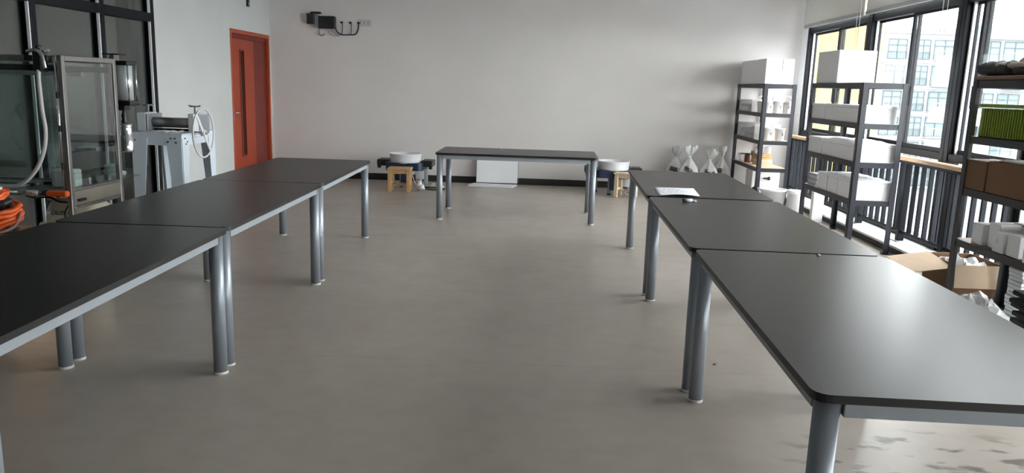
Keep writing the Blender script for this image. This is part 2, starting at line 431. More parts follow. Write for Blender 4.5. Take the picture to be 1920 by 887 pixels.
obj('cable', tube(NB(), [(.04, -.03, -.04), (.07, -.03, -.09), (.16, -.03, -.13)], .005, 6), m_grey, t)
obj('cable', tube(NB(), [(-.13, -.03, -.03), (-.13, -.03, -.12), (-.09, -.03, -.145), (-.05, -.03, -.12)], .006, 6), m_dark, t)
for x0 in (.21, .34, .465): bx('plug', m_dark, t, x0-.02, x0+.02, -.03, 0, .045, .07, bev=.004)
t = thing('outlet_plate', 'faint pale outlet plate on the upper back wall right of the cables', 'outlet', (-2.72, YB, 2.36))
bx('plate', mat('plate_grey', (.56, .56, .54), .5), t, -.11, .11, -.008, 0, -.05, .05, bev=.003)
for x in (-.06, 0, .06): bx('socket', m_grey, t, x-.012, x+.012, -.010, -.008, -.025, .025)
t = thing('door_sensor', 'tiny black sensor on the left wall above the orange door', 'sensor', (XL, 11.05, 2.52))
bx('sensor_body', m_dark, t, 0, .03, -.03, .03, -.05, .05, bev=.005); bx('sensor_lens', m_grey, t, .03, .035, -.012, .012, -.03, 0)

ORD = ['topmost', 'second from the top', 'third from the top', 'fourth from the top', 'fifth from the top', 'sixth from the top', 'seventh from the top', 'eighth from the top', 'ninth from the top', 'tenth from the top', 'eleventh from the top', 'twelfth from the top', 'thirteenth from the top', 'second from the bottom', 'bottom one']
def nth(k, n): return 'bottom one' if k == 0 else ORD[n-1-k]
# ================================================================== TABLES
def make_table():
    t = thing('work_table', '', 'table')
    hx, hy = .45, .90
    b = NB(); prism(b, rrect(hx, hy, .045), .727, .75)
    top = obj('tabletop', b, [m_top, m_edge], t)
    for f in top.data.polygons:
        if abs(f.normal.z) < .5: f.material_index = 1
    for (a0, a1, c0, c1) in ((-hx+.085, hx-.085, -hy+.022, -hy+.047), (-hx+.085, hx-.085, hy-.047, hy-.022),
                             (-hx+.022, -hx+.047, -hy+.085, hy-.085), (hx-.047, hx-.022, -hy+.085, hy-.085)):
        bx('apron_rail', m_apron, t, a0, a1, c0, c1, .682, .727, bev=.002)
    L = None
    for sx in (-1, 1):
        for sy in (-1, 1):
            if L is None:
                L = obj('leg', cyl(NB(), (0, 0, .012), (0, 0, .727), .034, seg=28), m_leg, t)
                ft = obj('foot_cap', cyl(NB(), (0, 0, 0), (0, 0, .014), .037, seg=24), m_foot, L); leg = L
            else:
                leg = L.copy(); COL.objects.link(leg); leg.parent = t; f2 = ft.copy(); COL.objects.link(f2); f2.parent = leg
            leg.location = (sx*(hx-.05), sy*(hy-.05), 0)
    return t
T0 = make_table()
TT = [(-2.056, 6.479, .0246, 'black-topped grey table at the far end of the left row, nearest the orange door'),
      (-2.020, 4.667, .016, 'middle black-topped table of the left row'),
      (-1.976, 2.848, .024, 'near black-topped table of the left row, cut by the left edge of the photo'),
      (-.259, 8.942, PI/2-.0076, 'lone black-topped table standing crosswise before the back wall'),
      (1.258, 6.438, -.0326, 'far table of the right row with a white paper sheet on it'),
      (1.213, 4.586, -.0214, 'middle dusty black table of the right row with a small marker on it'),
      (1.1874, 2.7616, -.0228, 'near black table of the right row, largest in the photo')]
for i, (x, y, a, lb) in enumerate(TT):
    o = T0 if i == 0 else dup(T0, (x, y, 0)); o.location = (x, y, 0); o.rotation_euler = (0, 0, a); o['label'] = lb; o['group'] = 'black work tables'
# paper, marker, crumb
b = NB()
nx, ny = 10, 6; P4 = [(.863, 5.565), (1.162, 5.59), (1.207, 6.07), (.896, 6.05)]; grid = []
for j in range(ny+1):
    row = []
    for i in range(nx+1):
        u, v = i/nx, j/ny
        x = (1-v)*((1-u)*P4[0][0]+u*P4[1][0])+v*((1-u)*P4[3][0]+u*P4[2][0]); y = (1-v)*((1-u)*P4[0][1]+u*P4[1][1])+v*((1-u)*P4[3][1]+u*P4[2][1])
        z = .7515+.012*max(0, math.sin(u*3.1))*(1-v)**3+.004*(u > .95)*(1-v)
        row.append(b.verts.new((x, y, z)))
    grid.append(row)
for j in range(ny):
    for i in range(nx): f = b.faces.new((grid[j][i], grid[j][i+1], grid[j+1][i+1], grid[j+1][i])); f.smooth = True
t = thing('paper_sheet', 'white printed paper sheet lying on the far right table', 'paper', (0, 0, 0))
po = obj('sheet', b, m_paper, t); md = po.modifiers.new('s', 'SOLIDIFY'); md.thickness = .0006
b = NB()
for k in range(9):
    yy = 5.66+k*.042; xx = .90
    for s in range(4):
        ww = random.uniform(.02, .055)
        if xx+ww > 1.14: break
        zz = .7522+.012*max(0, math.sin((xx-.86)/.3*3.1))*(1-(yy-5.57)/.48)**3
        box(b, xx+.006, xx+ww+.006, yy, yy+.006, zz+.0006, zz+.0012); xx += ww+.012
obj('printed_lines', b, m_ink, t)
t = thing('marker_cap', 'small white and dark marker on the middle right table below the paper', 'marker', (1.035, 5.29, .75), .25)
obj('barrel', cyl(NB(), (-.035, 0, .012), (.015, 0, .012), .011, seg=14), m_white, t)
obj('cap', cyl(NB(), (-.05, .006, .012), (-.035, .003, .012), .011, seg=14), m_navy, t)
obj('tip', cyl(NB(), (.017, 0, .010), (.045, -.01, .007), .009, .005, seg=12), m_white, t)
b = NB(); lathe(b, [(0, 0), (.010, .002), (.008, .007), (0, .010)], seg=9, fn=lambda a, z: 1+.25*math.sin(3*a)); tag(obj('clay_crumb', b, m_white, None, (1.33, 3.62, .75)), 'tiny white crumb near the seam of the two nearer right tables', 'crumb')
b = NB(); lathe(b, [(0, 0), (.012, .002), (.009, .006), (0, .008)], seg=9, fn=lambda a, z: 1+.3*math.sin(2*a)); tag(obj('clay_crumb', b, m_bwin, None, (1.02, 4.15, 0)), 'tiny green scrap on the floor between the right tables', 'scrap')
b = NB(); lathe(b, [(0, 0), (.006, .001), (.009, .006), (.005, .014), (0, .016)], seg=10); tag(obj('screw_cap', b, m_white, None, (-.47, 9.30, .75)), 'tiny white cap standing at the back edge of the crosswise table', 'cap')

# ================================================================== POTTER'S WHEELS, STOOLS, BOARDS, BAGS
def potter_wheel(x, y, label):
    t = thing('potter_wheel', label, 'potter wheel', (x, y, 0), 0, 'potter wheels')
    b = NB(); prism(b, rrect(.27, .24, .08), .25, .36); obj('body', b, m_navy, t)
    for s in (-1, 1):
        bx('side_table', m_dark, t, s*.24, s*.41, -.12, .16, .30, .395, bev=.012)
        bx('table_hook', m_dark, t, s*.35, s*.40, -.13, -.10, .27, .395, bev=.004)
    b = NB(); lathe(b, [(.19, .345), (.212, .36), (.222, .39), (.228, .475), (.236, .48), (.234, .488), (.222, .486), (.212, .40), (.19, .37), (0, .365)], (0, -.04, 0), 36); obj('splash_pan', b, m_white, t)
    b = NB(); cyl(b, (0, -.04, .365), (0, -.04, .44), .03, seg=16); cyl(b, (0, -.04, .44), (0, -.04, .455), .15, seg=32); obj('wheel_head', b, m_chrome, t)
    b = NB(); box(b, -.05, .05, -.18, .02, .07, .25, .01); obj('motor_housing', b, m_navy, t)
    for sx, sy in ((-.23, .18), (.27, .18), (-.05, -.12), (.31, -.14)):
        l = bx('leg', m_grey, t, sx-.025, sx+.025, sy-.025, sy+.025, .02, .27, bev=.005)
        b = NB(); cyl(b, (sx, sy, 0), (sx, sy, .022), .03, seg=12); obj('foot_cap', b, m_dark, l)
    b = NB(); box(b, .13, .26, .02, .16, .10, .25, .01); obj('control_unit', b, m_machine2, t)
    obj('power_cord', tube(NB(), [(.26, -.02, .40), (.27, -.06, .33), (.20, -.1, .26), (.12, -.12, .20), (.14, -.13, .10), (.20, -.16, .02), (.30, -.16, .01), (.33, -.10, .01), (.25, -.06, .01)], .006, 6), m_white, t)
    b = NB(); box(b, -.02, .03, -.26, -.23, .28, .33, .008); obj('speed_knob', b, m_dark, t)
    return t
potter_wheel(-1.965, 11.30, 'potter wheel with navy body and white splash pan left of the crosswise table')
potter_wheel(1.06, 11.25, 'potter wheel with white splash pan half hidden between crosswise and right tables')
def stool(x, y, rz, m, label, h=.36, w=.30):
    t = thing('wooden_stool', label, 'stool', (x, y, 0), rz, 'wooden stools'); k = w/2
    bx('seat', m, t, -k, k, -k*.85, k*.85, h-.025, h, bev=.005)
    for sx in (-1, 1):
        for sy in (-1, 1):
            xx, yy = sx*(k-.035), sy*(k*.85-.035)
            bx('leg', m, t, xx-.026, xx+.026, yy-.02, yy+.02, 0, h-.025, bev=.004)
    for sy in (-1, 1):
        bx('apron_rail', m, t, -k+.06, k-.06, sy*(k*.85-.035)-.01, sy*(k*.85-.035)+.01, h-.075, h-.025)
    bx('stretcher', m, t, -k+.06, k-.06, -.012, .012, .07, .10)
    for sx in (-1, 1): bx('stretcher', m, t, sx*(k-.035)-.01, sx*(k-.035)+.01, -k*.85+.05, k*.85-.05, .10, .13)
    return t
stool(-1.955, 10.74, .05, m_pine, 'orange-toned wooden stool before the left potter wheel', .33, .33)
stool(1.225, 10.93, -.42, m_pine2, 'pale pine stool before the right potter wheel', .35, .30)
# small bits lying about the wheels
t = thing('cup', 'crumpled white paper cup on the floor beside the orange-toned stool', 'cup', (-1.70, 10.80, 0))
b = NB(); lathe(b, [(0, .002), (.028, .002), (.038, .08), (.034, .08), (.025, .006), (0, .006)], (0, 0, 0), 18, Matrix.Translation((0, 0, .035)) @ Matrix.Rotation(1.2, 4, 'Y'), fn=lambda a, z: 1+.12*math.sin(5*a)*z*10); obj('cup_body', b, m_white, t)
b = NB(); lathe(b, [(0, 0), (.04, .01), (.05, .05), (.03, .12), (.045, .15), (0, .13)], (.0, .06, 0), 12, fn=lambda a, z: 1+.25*math.sin(3*a+z*30)); obj('tissue', b, m_paper, t)
b = NB(); tube(b, [(-1.62, 10.95, .012), (-1.5, 10.9, .01), (-1.36, 10.97, .012), (-1.40, 11.08, .012), (-1.56, 11.07, .02), (-1.64, 11.0, .03), (-1.5, 10.93, .035), (-1.38, 11.0, .03)], .009, 8)
tag(obj('cable_coil', b, m_dark), 'black and grey cable coiled on the floor under the left potter wheel', 'cable')
t = thing('power_strip', 'pale power strip lying among cables under the left potter wheel', 'power strip', (-1.47, 11.02, .03), -.3)
bx('strip_body', m_cream, t, -.10, .10, -.025, .025, 0, .035, bev=.006)
for x in (-.06, 0, .06): bx('plug', m_white, t, x-.018, x+.018, -.015, .015, .035, .06, bev=.004)

# white boards
t = thing('foam_board', 'white board leaning upright on the back wall under the crosswise table', 'board', (-.655, 11.80, 0))
b = NB(); box(b, -.315, .315, -.012, .012, .03, .40, .004, Matrix.Rotation(-.10, 4, 'X')); obj('board_panel', b, m_foam, t)
b = NB()
for k in range(12): box(b, .32, .332, -.014, .014, .04+k*.029, .055+k*.029, 0, Matrix.Rotation(-.10, 4, 'X'))
obj('edge_holes', b, m_grey, t)
t = thing('foam_board', 'white board lying flat on the floor before the upright one', 'board', (-.71, 11.60, 0))
prism(bm := NB(), [(-.36, -.09), (.30, -.14), (.37, .15), (-.30, .20)], .002, .022); obj('board_panel', bm, m_foam, t)

def bag(x, y, w, h, lean, label, marks, seed):
    t = thing('clay_bag', label, 'bag', (x, y, 0), seed*.5, 'tied white plastic bags'); rnd = random.Random(seed)
    ph = [rnd.uniform(0, 6.28) for _ in range(4)]
    def fn(a, z): return 1+.10*math.sin(3*a+ph[0]+z*4)+.07*math.sin(7*a+ph[1]-z*9)+.04*math.sin(13*a+ph[2]+z*14)
    k = h/.68; b = NB()
    lathe(b, [(0, .0), (w*.9, .0), (w, .04*k), (w*1.06, .18*k), (w*1.02, .30*k), (w*.78, .40*k), (w*.42, .475*k), (w*.15, .53*k), (w*.12, .55*k)], (0, 0, 0), 40, fn=fn)
    for v in b.verts: v.co.x += lean*(v.co.z/h)**2
    obj('bag_body', b, m_pot, t)
    b = NB()
    def fr(a, z): return 1+.38*math.sin(2*a+ph[3]+z*3)+.22*math.sin(5*a+ph[1])+.12*math.sin(11*a+z*20)
    lathe(b, [(w*.11, .545*k), (w*.18, .575*k), (w*.36, .615*k), (w*.52, .66*k), (w*.46, .70*k)], (0, 0, 0), 40, fn=fr)
    for v in b.verts: v.co.x += lean*(v.co.z/h)**2; v.co.z += .02*math.sin(4*math.atan2(v.co.y, v.co.x))
    obj('gathered_top', b, m_film, t)
    b = NB(); cyl(b, (lean*.62, 0, .535*k), (lean*.65, 0, .555*k), w*.15, seg=14); obj('tie', b, m_paper, t)
    # printed characters standing just off the film
    t2 = NB()
    for q in range(marks):
        a = -PI/2-seed*.5+(-.55+.30*q); zz = (.375-.012*q+rnd.uniform(-.02, .02))*k; rr = w*.87*fn(a, zz)+.008
        cx, cy = rr*math.cos(a)+lean*(zz/h)**2, rr*math.sin(a); R = Matrix.Translation((cx, cy, zz)) @ Matrix.Rotation(a+PI/2, 4, 'Z') @ Matrix.Rotation(-.45, 4, 'X')
        for s in range(3): box(t2, -.026, .026, -.003, .003, -.03+s*.024, -.020+s*.024, 0, R)
        box(t2, -.004, .006, -.003, .003, -.035, .035, 0, R)
    if marks: obj('printed_marks', t2, m_black_ink, t)
    text('printed_number', '20', .085*k, m_black_ink, t, Matrix.Translation((w*.20+lean*.25, -w*.98, .335*k)) @ Matrix.Rotation(-seed*.5, 4, 'Z') @ Matrix.Rotation(PI/2-.35, 4, 'X'), .002)
    return t
bag(2.02, 11.76, .125, .66, .05, 'leftmost of the four tied white plastic bags on the back wall', 3, 1)
bag(2.19, 11.42, .155, .70, -.02, 'second tied white bag from the left, widest of the four', 3, 2)
bag(2.47, 11.40, .145, .66, -.02, 'third tied white bag from the left with the densest black print', 4, 3)
bag(2.72, 11.74, .125, .68, -.02, 'rightmost tied white bag, next to the far shelving rack', 2, 4)

# ================================================================== SHELVING RACKS
LV = [1.63, 1.25, .885, .52]
LS, DS = 1.42, .42
def rack(x, y, label, mb, ms, floor_lv=None):
    t = thing('shelving_rack', label, 'shelf', (x, y, 0), 0, 'angle steel shelving racks')
    for sx in (0, 1):
        for sy in (0, 1):
            X, Y = sx*DS, sy*LS; ex = .052*(1-2*sx); ey = .052*(1-2*sy); tx = .004*(1-2*sx); ty = .004*(1-2*sy)
            b = NB(); box(b, X, X+ex, Y, Y+ty, 0, 1.63); box(b, X, X+tx, Y, Y+ey, 0, 1.63); p = obj('post', b, ms, t)
            bx('foot_cap', m_dark, p, X-.002*(1-2*sx), X+ex*1.05, Y-.002*(1-2*sy), Y+ey*1.05, 0, .02)
    for z in LV:
        for sx in (0, 1):
            X = sx*DS; e = (1-2*sx)
            bx('side_beam', ms, t, X+.004*e, X+.02*e, .005, LS-.005, z-.052, z-.001)
            bx('end_beam', ms, t, .01, DS-.01, sx*LS+.004*e, sx*LS+.02*e, z-.052, z-.001)
        bx('shelf_board', mb, t, .02, DS-.02, .02, LS-.02, z-.014, z)
        for yy in (LS*.33, LS*.66): bx('cross_bar', ms, t, .02, DS-.02, yy-.012, yy+.012, z-.03, z-.014)
    return t
RF = rack(2.905, 10.46, 'dark steel shelving rack in the far right corner holding white pails', m_board, m_shelf)
RM = rack(2.985, 7.47, 'dark steel shelving rack with white boxes, middle one by the windows', m_card_g, m_shelf)
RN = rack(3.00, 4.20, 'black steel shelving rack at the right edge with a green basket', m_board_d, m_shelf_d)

def carton(name, x0, x1, y0, y1, z0, z1, m, label, cat='box', group=None, tape=True, lid=None, mt=None):
    t = thing(name, label, cat, ((x0+x1)/2, (y0+y1)/2, z0), 0, group); a, c, h = (x1-x0)/2, (y1-y0)/2, z1-z0
    if lid:
        bx('body', m, t, -a+.004, a-.004, -c+.004, c-.004, 0, h-lid, bev=.004)
        bx('lid', m, t, -a, a, -c, c, h-lid+.0005, h, bev=.006)
    else:
        bx('body', m, t, -a, a, -c, c, 0, h, bev=.005)
        if tape:
            b = NB(); box(b, -.02, .02, -c-.0008, c+.0008, h, h+.0008); box(b, -.02, .02, -c-.0015, -c-.0002, h-.07, h+.0008); obj('tape', b, mt or m_paper, t)
    return t
g = 'white boxes on the middle rack'
carton('foam_box', 3.0, 3.38, 8.20, 8.80, 1.63, 1.96, m_card_w, 'large white box on top of the middle rack', 'box', None, tape=False)
g1, g2, g3 = 'flat white boxes on the upper level', 'white boxes on the third level', 'white boxes on the lowest level'
carton('foam_box', 3.0, 3.37, 8.45, 8.86, 1.25, 1.414, m_foam, 'flat white box on the upper level of the middle rack, far end', 'box', g, lid=.03)
carton('foam_box', 3.0, 3.37, 7.56, 8.44, 1.25, 1.418, m_foam, 'long flat white box on the upper level of the middle rack, near end', 'box', g, lid=.03)
carton('foam_box', 3.0, 3.37, 8.45, 8.86, .885, 1.055, m_foam, 'white box on the second-lowest level of the middle rack, far end', 'box', g, lid=.03)
carton('foam_box', 3.0, 3.385, 7.52, 8.42, .885, 1.058, m_foam, 'long white box on the second-lowest level of the middle rack, near end', 'box', g, lid=.035)
for (y0, y1, lb) in ((8.18, 8.46, 'white box on the lowest level of the middle rack, behind its two neighbours'), (7.90, 8.165, 'white box in the centre of the middle rack lowest level'), (7.51, 7.885, 'white box on the lowest level of the middle rack, nearest end')):
    carton('foam_box', 3.0, 3.385, y0, y1, .52, .70, m_foam, lb, 'box', g, lid=.02)
# crumpled paper padding on the boxes
def soften(b, k=1):
    for _ in range(k):
        new = {v: sum((e.other_vert(v).co.z for e in v.link_edges), v.co.z*2)/(len(v.link_edges)+2) for v in b.verts if not v.is_boundary}
        for v, z in new.items(): v.co.z = z
def crumple(name, x0, x1, y0, y1, z, h, m, label, cat, seed, n=14):
    rnd = random.Random(seed); b = NB(); G = []
    for j in range(n+1):
        G.append([b.verts.new((x0+(x1-x0)*i/n+rnd.uniform(-.3, .3)*(x1-x0)/n*(0 < i < n), y0+(y1-y0)*j/n+rnd.uniform(-.3, .3)*(y1-y0)/n*(0 < j < n), z+(h*rnd.random() if 0 < i < n and 0 < j < n else .001))) for i in range(n+1)])
    for j in range(n):
        for i in range(n): b.faces.new((G[j][i], G[j][i+1], G[j+1][i+1], G[j+1][i]))
    soften(b); o = obj(name, b, m); sd = o.modifiers.new('s', 'SOLIDIFY'); sd.thickness = .001; sd.offset = 1
    return tag(o, label, cat)
crumple('packing_paper', 3.03, 3.36, 7.6, 8.35, 1.058, .03, m_paper, 'white packing paper lying on the long box, second-lowest level of the middle rack', 'paper', 3)
crumple('packing_paper', 3.03, 3.36, 7.55, 8.3, .70, .03, m_paper, 'crumpled white paper over the boxes on the lowest level of the middle rack', 'paper', 4)
for k in range(5):
    b = NB(); box(b, -.09, .09, -.12, .12, 0, .026, .003); o = obj('paper_pad', b, m_card_g if k % 2 else m_grey, None, (3.11+.006*(k % 2), 8.68, .52+k*.0265)); o.rotation_euler = (0, 0, .04*(k % 3))
    tag(o, 'grey-edged paper pad, %s in the small pile on the middle rack' % nth(k, 5), 'paper pad', 'pile of paper pads')

# far rack contents
t = carton('foam_box', 2.94, 3.31, 10.60, 11.85, 1.63, 1.96, m_card_w, 'large white box on top of the far corner rack', 'box', None, tape=False)
bx('tape_strip', m_dark, t, .03, .036, -.6262, -.6245, .17, .33)
def pail(x, y, z, r, h, label, handle=1, lid=True, group='white pails on the far rack', marks=True):
    t = thing('pail', label, 'bucket', (x, y, z), random.uniform(-.3, .3), group)
    lathe(b := NB(), [(0, 0), (r*.82, 0), (r*.84, .004), (r*.96, h*.9), (r*1.03, h*.9), (r*1.03, h*.96), (r*.98, h*.96)], seg=26); obj('pail_body', b, m_white, t)
    lathe(b := NB(), [(r*.98, h*.955), (r*1.06, h*.96), (r*1.06, h), (r*.9, h), (r*.88, h*.985), (0, h*.985)], seg=26)
    if lid: obj('lid', b, m_white, t)
    else: b.free()
    if handle:
        hh = h*.45 if handle > 0 else -h*.5
        pts = [(-r*1.05, 0, h*.9), (-r*.8, -abs(handle) % .01, h+hh*.75), (0, 0, h+hh), (r*.8, 0, h+hh*.75), (r*1.05, 0, h*.9)] if handle > 0 else [(-r*1.05, 0, h*.9), (-r*.8, -r*.8, h*.62), (0, -r*1.12, h*.5), (r*.8, -r*.8, h*.62), (r*1.05, 0, h*.9)]
        obj('handle', tube(NB(), pts, .007, 6), m_white, t)
    if marks:
        m1 = NB(); R = Matrix.Rotation(.3, 4, 'Z')
        for s in range(3): box(m1, -.012, .012, -r*.93-.001, -r*.93+.002, h*.42+s*.012, h*.42+.006+s*.012, 0, R)
        obj('printed_marks', m1, m_black_ink, t)
    return t
pail(3.01, 10.60, 1.25, .065, .155, 'white lidded pail at the near left corner of the far rack upper level')
pail(3.14, 10.58, 1.25, .07, .16, 'white lidded pail with raised handle, near end centre of the far rack upper level')
pail(3.265, 10.60, 1.25, .055, .155, 'slim white pail at the near right of the far rack upper level')
for i, (x, y) in enumerate(((3.00, 10.78), (3.03, 10.97), (3.20, 10.80))):
    pail(x, y, 1.25, .062, .15, ['white pail second along the left side, upper level of the far rack', 'white pail third along the left side, upper level of the far rack', 'white pail behind the centre one on the upper level of the far rack'][i])
pail(3.045, 10.62, .885, .07, .175, 'white pail with tall raised handle on the middle level of the far rack')
pail(3.20, 10.60, .885, .068, .165, 'wide-lidded white pail right of the tall-handled one, middle level of the far rack', 0)
def clear_bin(x0, x1, y0, y1, z0, z1, label, dark):
    t = thing('plastic_bin', label, 'bin', ((x0+x1)/2, (y0+y1)/2, z0)); a, c, h = (x1-x0)/2, (y1-y0)/2, z1-z0
    b = NB()
    box(b, -a, a, -c, -c+.003, 0, h); box(b, -a, a, c-.003, c, 0, h); box(b, -a, -a+.003, -c, c, 0, h); box(b, a-.003, a, -c, c, 0, h); box(b, -a, a, -c, c, 0, .003)
    obj('bin_body', b, m_clear, t); bx('rim', m_white, t, -a-.006, a+.006, -c-.006, c+.006, h, h+.014, bev=.004)
    for k in range(dark):
        b = NB(); lathe(b, [(0, 0), (.03, .004), (.036, .03), (.022, .055), (0, .06)], (0, 0, 0), 14); o = obj('dark_jar_lid', b, m_dark, t); o.location = (-a+.045, -c+.10+k*.15, .004)
    b = NB(); box(b, -a+.02, a-.02, -c+.03, c-.03, .065, h*.7, .01); obj('bin_filling', b, m_card_g, t)
    return t
clear_bin(2.93, 3.30, 11.10, 11.80, 1.25, 1.40, 'clear storage bin at the far end of the far rack upper level', 2)
clear_bin(2.93, 3.28, 10.85, 11.75, .885, 1.07, 'clear storage bin with dark round lids on the middle level of the far rack', 4)
# little wooden boxes and jars on the pale board
t = thing('wooden_box', 'small slatted wooden box, lower of two at the centre of the far rack', 'box', (3.13, 11.05, .52), .1)
for k in range(3): bx('slat', m_pine2, t, -.11, .11, -.09, .09, .001+k*.026, .024+k*.026, bev=.003)
t = thing('wooden_box', 'small slatted wooden box, upper of two at the centre of the far rack', 'box', (3.12, 11.05, .598), .16)
for k in range(3): bx('slat', m_pine, t, -.105, .105, -.085, .085, .001+k*.026, .024+k*.026, bev=.003)
def jar(x, y, z, r, h, m, ml, label):
    t = thing('jar', label, 'jar', (x, y, z), 0, 'jars on the far rack')
    lathe(b := NB(), [(0, 0), (r*.95, 0), (r, .006), (r, h*.75), (r*.8, h*.84), (r*.8, h*.86)], seg=20); obj('jar_body', b, m, t)
    b = NB(); cyl(b, (0, 0, h*.86), (0, 0, h), r*.85, seg=20); obj('lid', b, ml, t)
jar(3.19, 11.04, .6765, .045, .09, m_clear, m_white, 'clear jar standing on the stacked wooden boxes')
jar(3.06, 11.04, .6765, .04, .085, m_clear, m_grey, 'clear jar with grey lid beside the other one on the wooden boxes')
jar(3.00, 11.32, .52, .05, .13, m_rust, m_dark, 'brown glass jar left of the wooden boxes on the far rack')
jar(3.11, 11.42, .52, .055, .16, m_rust, m_grey, 'taller brown jar behind, left of the wooden boxes on the far rack')
jar(2.97, 11.50, .52, .045, .12, m_clear, m_rust, 'small clear jar with reddish lid at the far end of the far rack')
jar(2.97, 11.66, .52, .045, .11, m_clear, m_card_w, 'small clear jar with white lid, farthest on the far rack')
t = carton('steel_cabinet', 3.05, 3.44, 11.20, 11.55, 0, .41, m_card_g, 'grey-pink cabinet box on the floor under the far rack', 'cabinet', tape=False)
b = NB(); box(b, -.03, .05, -.195, -.175, .30, .318, .003); box(b, .03, .06, -.20, -.175, .285, .333, .004); obj('latch', b, m_dark, t)
# tubs beside the far rack
t = thing('tub', 'wide white round tub on the floor in front of the far rack', 'tub', (3.03, 10.07, 0))
lathe(b := NB(), [(0, .002), (.13, .002), (.155, .27), (.175, .27), (.178, .295), (.165, .30), (.15, .28), (.125, .012), (0, .012)], seg=36); obj('tub_body', b, m_white, t)
obj('handle', tube(NB(), [(.17, -.03, .26), (.20, -.10, .18), (.20, -.14, .10), (.16, -.10, .09)], .006, 6), m_dark, t)
t = thing('dark_pouch', 'small black pouch on the floor behind the wide white tub', 'pouch', (2.86, 10.28, 0)); lathe(b := NB(), [(0, 0), (.07, .01), (.08, .15), (.05, .28), (0, .30)], seg=16, fn=lambda a, z: 1+.1*math.sin(4*a)); obj('pouch_body', b, m_dark, t)
bx('pouch_tab', m_dark, t, -.02, .02, -.01, .01, .28, .315)
t = thing('canister', 'tall white canister on the floor right of the wide tub', 'canister', (3.26, 9.95, 0))
lathe(b := NB(), [(0, 0), (.078, 0), (.083, .006), (.086, .26), (.09, .262)], seg=30); obj('canister_body', b, m_white, t)
lathe(b := NB(), [(.092, .262), (.092, .297), (.082, .303), (0, .303)], seg=30); obj('lid', b, m_card_w, t)
t = thing('foam_block', 'bright white foam block standing on end beside the middle rack', 'foam block', (3.33, 9.30, 0), .0)
bx('block', m_foam, t, -.065, .065, -.04, .04, 0, .42, bev=.006)
for k in range(3): bx('notch', m_grey, t, -.05+k*.035, -.035+k*.035, -.03, .03, .42, .424)

# near rack contents
def basket(x0, x1, y0, y1, z0, z1):
    t = thing('plastic_basket', 'lime green ribbed plastic basket on the black rack', 'basket', ((x0+x1)/2, (y0+y1)/2, z0)); a, c, h = (x1-x0)/2, (y1-y0)/2, z1-z0
    b = NB(); prism(b, rrect(a-.006, c-.006, .03), 0, .006)
    for (zz0, zz1) in ((0, h-.03),):
        P = rrect(a-.006, c-.006, .03); Q = rrect(a-.012, c-.012, .026); n = len(P)
        v = [[b.verts.new((p[0], p[1], z)) for p in L] for L, z in ((P, zz0), (P, zz1), (Q, zz1), (Q, zz0))]
        for k in range(3):
            for i in range(n): b.faces.new((v[k][i], v[k][(i+1) % n], v[k+1][(i+1) % n], v[k+1][i]))
    obj('basket_wall', b, m_basket, t)
    b = NB(); tube(b, [(p[0], p[1], h-.012) for p in rrect(a, c, .03)], .012, 8, 0, True); obj('rim', b, m_basket, t)
    r0 = None; n = int((2*c-.08)/.028)
    for i in range(n):
        yy = -c+.05+i*.028
        for s in (-1, 1):
            if r0 is None: r0 = bx('rib', m_basket, t, -.004, .004, -.005, .005, .01, h-.03); rr = r0
            else: rr = r0.copy(); COL.objects.link(rr); rr.parent = t
            rr.location = (s*(a-.002), yy, 0)
basket(3.01, 3.37, 4.90, 5.53, 1.25, 1.475)
carton('cardboard_box', 3.01, 3.37, 5.33, 5.60, .885, 1.09, m_kraft, 'brown cardboard box on the black rack, far end below the basket', 'box', 'brown boxes on the black rack', mt=m_kraft2)
carton('cardboard_box', 3.01, 3.37, 4.82, 5.315, .885, 1.10, m_kraft, 'brown cardboard box on the black rack, nearer one below the basket', 'box', 'brown boxes on the black rack', mt=m_kraft2)
crumple('packing_paper', 3.05, 3.36, 4.85, 5.30, 1.102, .02, m_paper, 'white paper lying on the nearer brown cardboard box', 'paper', 8)
gb = 'small white boxes on the black rack'
for i, (x0, x1, y0, y1, h, lb) in enumerate(((3.03, 3.15, 5.30, 5.43, .145, 'small white box at the far end of the black rack lower shelf'), (3.06, 3.20, 5.16, 5.285, .17, 'taller small white box second from the far end, black rack lower shelf'),
        (3.01, 3.13, 5.02, 5.14, .135, 'small white box with round mark, front row third on the black rack'), (3.02, 3.14, 4.87, 5.00, .14, 'small white box fourth in the front row on the black rack'),
        (3.19, 3.31, 5.30, 5.43, .15, 'small white box in the back row at the far end, black rack'), (3.21, 3.36, 5.14, 5.28, .175, 'small white box in the back row second from the far end, black rack'),
        (3.17, 3.37, 4.99, 5.125, .165, 'wide small white box in the back row, third on the black rack'), (3.17, 3.37, 4.83, 4.975, .165, 'wide small white box in the back row, fourth on the black rack'))):
    t = carton('small_box', x0, x1, y0, y1, .52, .52+h, m_card_w, lb, 'box', gb, tape=False)
    bx('flap', m_paper, t, -(x1-x0)/2+.002, (x1-x0)/2-.002, -(y1-y0)/2+.002, 0, h, h+.0015)
    if i == 2:
        b = NB(); cyl(b, (-.0601, .01, h*.55), (-.0612, .01, h*.55), .018, seg=16); obj('round_mark', b, m_card_g, t)
t = thing('white_bottle', 'white plastic bottle at the right edge, black rack lower shelf', 'bottle', (3.05, 4.77, .52))
lathe(b := NB(), [(0, 0), (.05, 0), (.053, .005), (.053, .10), (.045, .135), (.025, .155), (.025, .165)], seg=26); obj('bottle_body', b, m_white, t)
cyl(b := NB(), (0, 0, .165), (0, 0, .19), .028, seg=20); obj('cap', b, m_white, t)
